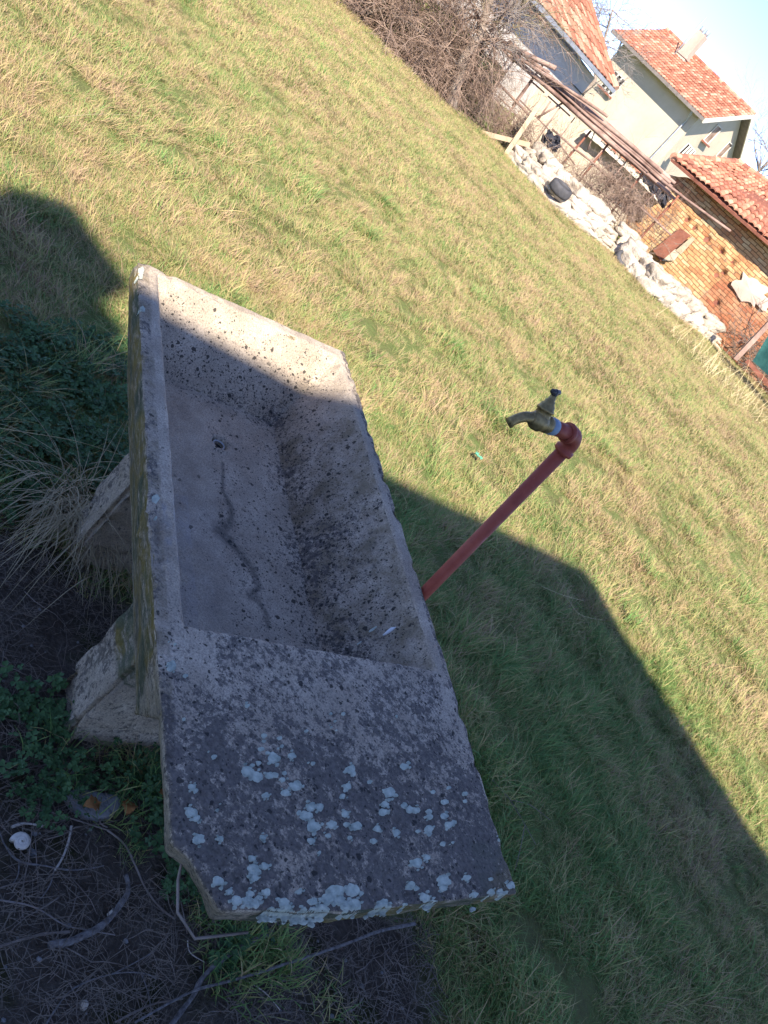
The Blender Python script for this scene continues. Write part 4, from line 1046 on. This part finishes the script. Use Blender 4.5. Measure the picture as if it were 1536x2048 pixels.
def scatter(name, coll, pts, label=None, tilt=.25):
    """pts: (x,y,z,scale,index,rot); one object whose geometry nodes place the tufts"""
    me = bpy.data.meshes.new(name); me.from_pydata([p_[:3] for p_ in pts], [], [])
    me.attributes.new('sc', 'FLOAT', 'POINT').data.foreach_set('value', [p_[3] for p_ in pts])
    me.attributes.new('ix', 'INT', 'POINT').data.foreach_set('value', [int(p_[4]) for p_ in pts])
    rt = []
    for p_ in pts: rt += [random.gauss(0, tilt * .4), random.gauss(0, tilt * .4), p_[5]]
    me.attributes.new('rt', 'FLOAT_VECTOR', 'POINT').data.foreach_set('vector', rt)
    o = bpy.data.objects.new(name, me); SC.collection.objects.link(o)
    g = bpy.data.node_groups.new(name, 'GeometryNodeTree'); g.interface.new_socket('Geometry', in_out='INPUT', socket_type='NodeSocketGeometry'); g.interface.new_socket('Geometry', in_out='OUTPUT', socket_type='NodeSocketGeometry')
    N = g.nodes; a = N.new('NodeGroupInput'); b = N.new('NodeGroupOutput'); i = N.new('GeometryNodeInstanceOnPoints'); c = N.new('GeometryNodeCollectionInfo')
    c.inputs['Collection'].default_value = coll; c.inputs['Separate Children'].default_value = True; c.inputs['Reset Children'].default_value = True
    def at(nm, ty):
        x = N.new('GeometryNodeInputNamedAttribute'); x.data_type = ty; x.inputs['Name'].default_value = nm
        return [s for s in x.outputs if s.enabled and s.name == 'Attribute'][0]
    L = g.links; L.new(a.outputs[0], i.inputs['Points']); L.new(c.outputs[0], i.inputs['Instance']); i.inputs['Pick Instance'].default_value = True
    L.new(at('ix', 'INT'), i.inputs['Instance Index']); L.new(at('rt', 'FLOAT_VECTOR'), i.inputs['Rotation']); L.new(at('sc', 'FLOAT'), i.inputs['Scale']); L.new(i.outputs[0], b.inputs[0])
    md = o.modifiers.new('scatter', 'NODES'); md.node_group = g
    return tag(o, label, kind='stuff')

CF = hideset('field_tufts')
for k in range(6): tuft(CF, 'tuft_%d' % k, 100 + k, 75, .055, .025, .075, .0027, 'field', comb=.45)
for k in range(3): tuft(CF, 'tuft_%d' % (6 + k), 130 + k, 60, .045, .06, .12, .0036, 'lush', lean=(.3, 1.0), comb=.3)
for k in range(3): tuft(CF, 'tuft_%d' % (9 + k), 160 + k, 85, .11, .035, .09, .0042, 'field', comb=.6, seg=3)
for k in range(3): tuft(CF, 'tuft_%d' % (12 + k), 190 + k, 34, .05, .08, .17, .0030, 'field', lean=(.5, 1.3), comb=.85, seg=5)
LEGS = [[tuple(W(u_, v_, 0).xy) for u_, v_ in ((.10, a), (.62, a), (.62, b), (.10, b))] for a, b in ((.34, .52), (.84, 1.05))]
pts = []; r2 = random.Random(77)
def comb_dir(x, y): return 2.3 + 2.2 * noise.noise(Vector((x * .9, y * .9, 40))) + 1.6 * noise.noise(Vector((x * 3.1, y * 3.1, 41))) + r2.gauss(0, .45)
def pick(n_, lush):
    if lush > .40 and r2.random() < .6: return 6 + r2.randint(0, 2)
    if noise.noise(Vector((n_ * 9, lush * 7, 3))) > .15 and r2.random() < .5: return 12 + r2.randint(0, 2)
    return r2.randint(0, 5)
def inview(x, y): return y > .25 and abs(x / y) < 1.15 and -4.5 < x < 14 or (y < 1.6 and -2 < x < 2.6 and y > .1)
def edgeY(x):   # field boundary
    prof = ((-16, 17.5), (-8.5, 16.7), (-6.8, 16.6), (-5.6, 16.5), (-4.84, 17.2), (-4.1, 17.9), (-3.6, 18.2), (-2.65, 17.2), (-1.7, 17.0), (-.9, 17.9), (-.4, 18.6), (.77, 17.6), (1.64, 18.4), (2.7, 19.6), (3.8, 19.9), (5, 20.2), (8, 19), (16, 18))
    for (a, b), (c, d) in zip(prof, prof[1:]):
        if a <= x <= c: return b + (d - b) * (x - a) / (c - a)
    return 20
def grid(x0, x1, y0, y1, s, fn):
    y = y0
    while y < y1:
        x = x0
        while x < x1:
            fn(x + r2.uniform(-.6, .6) * s, y + r2.uniform(-.6, .6) * s); x += s
        y += s
def near(x, y):
    if not inview(x, y): return
    b = bare(x, y)
    if b > .5 and r2.random() < .975: return
    if b > .2 and r2.random() < .5: return
    for Lg in LEGS:
        if inpoly(x, y, Lg): return
    cl = inpoly(x, y, CW)
    if cl and r2.random() < .55: return
    # lush zone right of the trough
    u_, v_ = UV((x, y)); lush = noise.noise(Vector((x * 2.1, y * 2.1, 9))) + (.38 if -.1 < v_ < 2.4 and .5 < u_ < 1.5 else -.05)
    n_ = noise.noise(Vector((x * 4, y * 4, 3)))
    if n_ < -.3 and r2.random() < .4: return
    k = pick(n_, lush)
    pts.append((x, y, gh(x, y), (.85 + .6 * max(-.55, n_)) * r2.uniform(.7, 1.25), k, comb_dir(x, y)))
grid(-4.2, 4.6, .1, 3.9, .043, near)
def midg(x, y):
    if x < -1.15 * y or x > .95 * y: return
    n_ = noise.noise(Vector((x * 2.2, y * 2.2, 3)))
    if n_ < -.3 and r2.random() < .35: return
    k = pick(n_, n_ - .06)
    pts.append((x, y, gh(x, y), (1.0 + .7 * max(-.5, n_)) * r2.uniform(.75, 1.3), k, comb_dir(x, y)))
grid(-7, 6.0, 3.9, 7.5, .074, midg)
def farg(x, y):
    if x < -.85 * y or x > .85 * y or y > edgeY(x) + .25: return
    n_ = noise.noise(Vector((x * 1.1, y * 1.1, 3)))
    k = r2.randint(9, 11)
    pts.append((x, y, gh(x, y), (1.05 + .5 * max(-.4, n_) + (.5 if y > edgeY(x) - .35 else 0)) * r2.uniform(.75, 1.3), k, comb_dir(x, y)))
grid(-14, 12, 7.5, 21.5, .118, farg)
scatter('grass', CF, pts, 'patchy green and straw-coloured field grass')
print('tufts', len(pts))

CC = hideset('clover_tufts')
for k in range(4): clover(CC, 'clover_%d' % k, 200 + k, 26, .05)
pts = []
def cl1(x, y):
    if inpoly(x, y, CW) and r2.random() < .85 or (inpoly(x, y, CL2) and noise.noise(Vector((x * 8, y * 8, 0))) > -.22) or (inpoly(x, y, GR3) and r2.random() < .4):
        if any(inpoly(x, y, l) for l in LEGS): return
        pts.append((x, y, gh(x, y), r2.uniform(.7, 1.3), r2.randint(0, 3), r2.uniform(0, 6.28)))
grid(-2.6, .6, .3, 2.9, .05, cl1)
scatter('clover', CC, pts, 'dark green clover and small leafy weeds', .5)
CG = hideset('damp_grass_tufts')
for k in range(4): tuft(CG, 'damp_%d' % k, 300 + k, 36, .05, .04, .10, .0035, 'lush', lean=(.3, 1.1), comb=.2)
pts = []
def g3(x, y):
    if inpoly(x, y, GR3) or (inpoly(x, y, CL2) and r2.random() < .14): pts.append((x, y, gh(x, y), r2.uniform(.7, 1.1), r2.randint(0, 3), r2.uniform(0, 6.28)))
grid(-1, .8, .2, 1.6, .04, g3)
scatter('damp_grass', CG, pts, 'damp green grass under the near end of the trough', .4)

# straw litter and small twigs on the bare soil
rng = random.Random(41); vs, fs = [], []; T = Tubes(); CR = Tubes()
LIT2 = wpoly([(940, 1560), (1080, 1540), (1110, 1700), (1040, 1790), (1000, 1700)])
n_ = 0
while n_ < 9000:
    x, y = rng.uniform(-1.7, .95), rng.uniform(.1, 1.75)
    inl = inpoly(x, y, LIT2)
    if bare(x, y) < .4 and not (inl and rng.random() < .8): continue
    if noise.noise(Vector((x * 5, y * 5, 8))) < -.15 and rng.random() < .75: continue
    n_ += 1; L = rng.uniform(.015, .07) * (1.7 if rng.random() < .12 else 1); a = rng.gauss(.6, .9) if rng.random() < .6 else rng.uniform(0, 6.28); d = Vector((math.cos(a), math.sin(a), rng.gauss(0, .14)))
    c = Vector((x, y, gh(x, y) + rng.uniform(.002, .016))); s = Vector((-d.y, d.x, rng.uniform(-.3, .3))).normalized() * rng.uniform(.0003, .0008); b = len(vs); bend = Vector((rng.gauss(0, .006), rng.gauss(0, .006), rng.uniform(0, .006)))
    vs += [c - d * L / 2 - s, c - d * L / 2 + s, c + bend - s, c + bend + s, c + d * L / 2 - s * .5, c + d * L / 2 + s * .5]; fs += [(b, b + 1, b + 3, b + 2), (b + 2, b + 3, b + 5, b + 4)]
tag(raw('straw_litter', vs, fs, 'straw'), 'short bits of dead straw littering the bare soil', kind='stuff')
for _ in range(260):
    x, y = rng.uniform(-1.6, .9), rng.uniform(.15, 1.6)
    if bare(x, y) < .5: continue
    a = rng.uniform(0, 6.28); L = rng.uniform(.05, .2); q = Vector((x, y, gh(x, y) + .006)); e = q + Vector((math.cos(a), math.sin(a), rng.uniform(-.02, .05))) * L
    T.add(wander(q, e, 5, .12), [.0016, .0015, .0013, .0011, .0009, .0006], 4)
T.build('twig_litter', 'twig'); tag(bpy.data.objects['twig_litter'], 'thin broken twigs strewn over the soil', kind='stuff')
# crumbs of stone
bm = bmesh.new()
for _ in range(300):
    x, y = rng.uniform(-1.6, .9), rng.uniform(.15, 1.5)
    if bare(x, y) < .5: continue
    s = rng.uniform(.002, .007); r_ = bmesh.ops.create_icosphere(bm, subdivisions=1, radius=s, matrix=Matrix.Translation((x, y, gh(x, y) + s * .4)) @ Matrix.Diagonal((1, rng.uniform(.6, 1), rng.uniform(.5, .9), 1)))
tag(mk('gravel', bm, 'greystone'), 'tiny grey stone crumbs on the soil', kind='stuff')

def gz(px, py, h=.006): p_ = Z(px, py, 0); p_ = Z(px, py, gh(p_.x, p_.y) + h); return p_
def smoothpath(pp, n=5):
    out = []
    for i in range(len(pp) - 1):
        p0 = pp[max(i - 1, 0)]; p1 = pp[i]; p2 = pp[i + 1]; p3 = pp[min(i + 2, len(pp) - 1)]
        for k in range(n):
            t = k / n; out.append(.5 * ((2 * p1) + (p2 - p0) * t + (2 * p0 - 5 * p1 + 4 * p2 - p3) * t * t + (3 * p1 - p0 - 3 * p2 + p3) * t ** 3))
    return out + [pp[-1]]
def stick(name, pix, r0, r1, mat, label, cat, h=.008, kids=(), n=8, lift=None):
    r0 *= .82; r1 *= .82
    T = Tubes()
    hs = lift or [h] * len(pix)
    p_ = smoothpath([gz(x, y, hh) for (x, y), hh in zip(pix, hs)])
    p_ = [q + Vector(noise.noise_vector(q * 40)) * r0 * .25 for q in p_]
    T.add(p_, [max(.0005, (r0 + (r1 - r0) * i / (len(p_) - 1)) * (1 + .38 * noise.noise(q * 45))) for i, q in enumerate(p_)], n)
    for kp in kids:
        q = smoothpath([gz(x, y, h) for x, y in kp], 4); T.add(q, [r1 * .7 + (r0 * .4 - r1 * .5) * (1 - i / len(q)) * .4 + .0004 for i in range(len(q))], 5)
    return tag(T.build(name, mat), label, cat)
stick('driftwood_stick', [(98, 1890), (150, 1880), (205, 1850), (240, 1810), (257, 1780), (250, 1750)], .010, .006, 'stick', 'thick curved grey stick like a hook on the soil', 'stick')
stick('branch', [(335, 2060), (380, 2000), (410, 1950), (450, 1915), (500, 1885), (545, 1865)], .006, .008, 'stick', 'long grey split branch with a pale broken tip below the slab', 'branch', h=.02)
stick('branch', [(270, 2045), (380, 1985), (460, 1962), (540, 1938), (620, 1912), (700, 1885), (760, 1862), (830, 1848)], .003, .005, 'stick', 'long thin dark branch lying under the slab\'s near edge', 'branch', h=.03)
stick('twig', [(215, 1660), (250, 1690), (270, 1730), (290, 1775), (320, 1815), (350, 1838)], .003, .0022, 'twig', 'brown bent twig arching beside the hook-shaped stick', 'twig', kids=([(215, 1660), (120, 1630), (60, 1612)], [(215, 1655), (200, 1640), (236, 1600)]))
stick('twig', [(-10, 1640), (10, 1690), (38, 1722), (90, 1732), (140, 1740), (180, 1737), (208, 1731)], .0026, .0016, 'stick', 'pale twig running right from below the snail shell', 'twig', kids=([(38, 1722), (36, 1750), (22, 1775)], [(108, 1738), (100, 1770), (78, 1802)]))
stick('peeled_twig', [(143, 1652), (138, 1680), (125, 1715), (110, 1740)], .0035, .0025, 'palestick', 'short peeled pale twig standing out beside the snail shell', 'twig')
stick('peeled_twig', [(24, 1654), (50, 1647), (86, 1652)], .0035, .0028, 'palestick', 'short bone-white stick just above the snail shell', 'twig')
stick('twig', [(-20, 1900), (40, 1880), (90, 1868), (140, 1864)], .003, .0035, 'twig', 'straight brown twig entering from the left edge', 'twig')
stick('twig', [(80, 2070), (110, 2020), (150, 1975), (225, 1948), (285, 1946), (312, 1958)], .0022, .0014, 'stick', 'thin forked twig curving across the lower left', 'twig', kids=([(225, 1948), (270, 1925), (310, 1902)], [(282, 1946), (296, 1985), (305, 2040)]))
stick('twig', [(230, 2045), (300, 2010), (350, 2000), (365, 1998)], .0028, .0018, 'twig', 'short brown twig ending against the split branch', 'twig')
stick('twig', [(0, 1800), (70, 1815), (130, 1850), (185, 1862), (230, 1870)], .0022, .0015, 'greybranch', 'dark greenish twig crossing behind the hook-shaped stick', 'twig')
stick('twig', [(375, 1880), (380, 1905), (410, 1925)], .0016, .001, 'palestick', 'tiny pale forked twig near the reinforcing wire', 'twig')
stick('twig', [(490, 1960), (530, 1985), (560, 2020)], .0018, .001, 'palestick', 'thin pale twig lying in the damp grass at the bottom', 'twig')
stick('twig', [(150, 1985), (210, 1925), (260, 1890)], .0012, .001, 'straw', 'stiff straw stalk crossing the soil by the hook-shaped stick', 'twig')
stick('grass_stalk', [(800, 1900), (860, 1870), (900, 1840)], .0012, .001, 'straw', 'dry stalk lying right of the dark branch end', 'stalk')
stick('twig', [(985, 1560), (1020, 1600), (1050, 1650), (1072, 1690)], .002, .001, 'twig', 'thin grey twig beside the right edge of the slab', 'twig', h=.05, kids=([(1020, 1600), (1060, 1610), (1100, 1640)], [(1050, 1650), (1040, 1700), (1030, 1740)]))
# long stray stalks over the shaded grass
for pp, lab in (([(1082, 1172), (1120, 1188), (1160, 1200), (1168, 1200)], 'pale wiry stalk in the shaded grass right of the standpipe'), ([(1137, 1200), (1155, 1225), (1180, 1236), (1210, 1240)], 'short wiry stalk branching in the shaded grass'),
                ([(-10, 855), (60, 866), (150, 882), (250, 912)], 'long pale straw lying across the clover'), ([(118, 235), (200, 228), (290, 232)], 'pale bent straw bundle in the far left grass'), ([(400, 292), (470, 318), (550, 333)], 'long dead stalk on the sunlit field')):
    stick('grass_stalk', pp, .0016, .0008, 'palestraw', lab, 'stalk', h=.07, n=5)
# snail shell
def shell(px, py):
    c = gz(px, py, .012); T = Tubes(); pts, rd = [], []
    for i in range(64):
        t = i / 63; a = t * 2 * math.pi * 2.6; r_ = .0015 + .0125 * t ** 1.25; pts.append(c + Vector((r_ * math.cos(a), r_ * math.sin(a), .010 * (1 - t) - .002))); rd.append(.0012 + .0075 * t ** 1.2)
    T.add(pts, rd, 10); tag(T.build('snail_shell', 'shell'), 'round bleached snail shell on dark soil at the left', 'shell')
shell(42, 1684)
# flat stone, half sunk, with two dead leaves
def flatstone(name, pix, th, mat, label):
    b = [gz(x, y, .0) for x, y in pix]; c = sum(b, Vector()) / len(b); bm = bmesh.new()
    lo = [bm.verts.new(p_ - Zv * .01) for p_ in b]; hi = [bm.verts.new(p_ + Zv * th + (c - p_) * .12) for p_ in b]
    bm.faces.new(hi); bm.faces.new(lo[::-1])
    for i in range(len(b)): j = (i + 1) % len(b); bm.faces.new([lo[i], lo[j], hi[j], hi[i]])
    bmesh.ops.recalc_face_normals(bm, faces=bm.faces[:]); refine(bm, .012); displace(bm, .004, 25)
    return tag(mk(name, bm, mat, smooth=True), label, 'stone')
flatstone('flat_stone', [(118, 1590), (150, 1575), (200, 1590), (243, 1600), (240, 1622), (222, 1638), (195, 1644), (165, 1640), (135, 1620)], .015, 'greystone', 'flat grey stone half sunk among the clover, dead leaves on its edge')
flatstone('pebble', [(160, 2005), (168, 2003), (173, 2012), (168, 2022), (161, 2018)], .012, 'stone', 'small white pebble near the bottom left corner')
flatstone('pebble', [(214, 1828), (222, 1820), (224, 1832), (216, 1838)], .01, 'stone', 'small white pebble inside the curve of the hook-shaped stick')
flatstone('pebble', [(55, 1695), (70, 1702), (72, 1716), (58, 1712)], .012, 'greystone', 'grey pebble tucked beside the snail shell')
def leaf(px, py, s, a, label):
    c = gz(px, py, .024); vs, fs = [], []; n_ = 7
    for i in range(n_ + 1):
        t = i / n_; w_ = s * .42 * math.sin(math.pi * min(1, t * .93 + .05)) * (1 + .25 * math.sin(t * 20)); p_ = c + Vector((math.cos(a), math.sin(a), 0)) * s * (t - .5); sd = Vector((-math.sin(a), math.cos(a), 0)); z = .008 * math.sin(t * 5)
        vs += [p_ - sd * w_ + Zv * (z + .007), p_ + Zv * z, p_ + sd * w_ + Zv * (z + .010 * t)]
    for i in range(n_): b = i * 3; fs += [(b, b + 1, b + 4, b + 3), (b + 1, b + 2, b + 5, b + 4)]
    o = raw('dead_leaf', vs, fs, 'brownleaf', smooth=True); o.modifiers.new('t', 'SOLIDIFY').thickness = .0006; tag(o, label, 'leaf')
leaf(185, 1610, .04, 1.0, 'curled brown dead leaf on the middle of the flat stone')
leaf(255, 1614, .038, 2.2, 'brown dead leaf fallen off the right end of the flat stone')
leaf(325, 1590, .03, .3, 'yellowish dead leaf close against the slab edge')
# arching dry grass tussock at the left, blades falling towards the viewer
def tussock():
    rng = random.Random(61); vs, fs = [], []; ctr = Z(150, 1030, 0)
    pull = (Z(20, 1480, 0) - ctr); pull.z = 0; pull.normalize()
    for _ in range(420):
        c = ctr + Vector((rng.gauss(0, .06), rng.gauss(0, .05), 0)); a = rng.uniform(0, 6.28); d = (Vector((math.cos(a), math.sin(a), 0)) + pull * rng.uniform(.3, 2.2)).normalized(); sd = Vector((-d.y, d.x, rng.uniform(-.3, .3))).normalized()
        L = rng.uniform(.11, .38) * (1.35 if rng.random() < .18 else 1); tl = rng.uniform(.1, .8); cv = rng.uniform(.9, 2.0); b = len(vs); N = 8; p_ = c.copy(); p_.z = gh(c.x, c.y); kink = rng.randint(3, 7) if rng.random() < .2 else 99
        for i in range(N + 1):
            t = i / N; an = min(1.9, tl + cv * t)
            if i >= kink: an += .7
            if i: p_ = p_ + (d * math.sin(an) + Zv * math.cos(an)) * L / N
            g_ = gh(p_.x, p_.y) + .008
            if p_.z < g_: p_.z = g_
            w_ = .0017 * (1 - t * .8); vs += [p_ - sd * w_, p_ + sd * w_]
        for i in range(N): fs.append((b + 2 * i, b + 2 * i + 1, b + 2 * i + 3, b + 2 * i + 2))
    tag(raw('grass_tussock', vs, fs, 'tussock'), 'arching tussock of long bleached straw beside the far support of the trough', 'grass tussock')
tussock()
# scrap of green plastic in the field
vs, fs = [], []; c = gz(957, 911, .055)
for j in range(7):
    for i in range(7): s, t = i / 6 - .5, j / 6 - .5; vs.append(c + Vector((s * .05, t * .035, 0)) + noise.noise_vector(Vector((s * 4, t * 4, 2))) * .014)
for j in range(6):
    for i in range(6): fs.append((j * 7 + i, j * 7 + i + 1, (j + 1) * 7 + i + 1, (j + 1) * 7 + i))
o = raw('plastic_scrap', vs, fs, 'green', smooth=True); o.modifiers.new('t', 'SOLIDIFY').thickness = .0008; tag(o, 'scrap of green plastic in the sunlit grass left of the tap', 'litter')
bpy.context.view_layer.update()
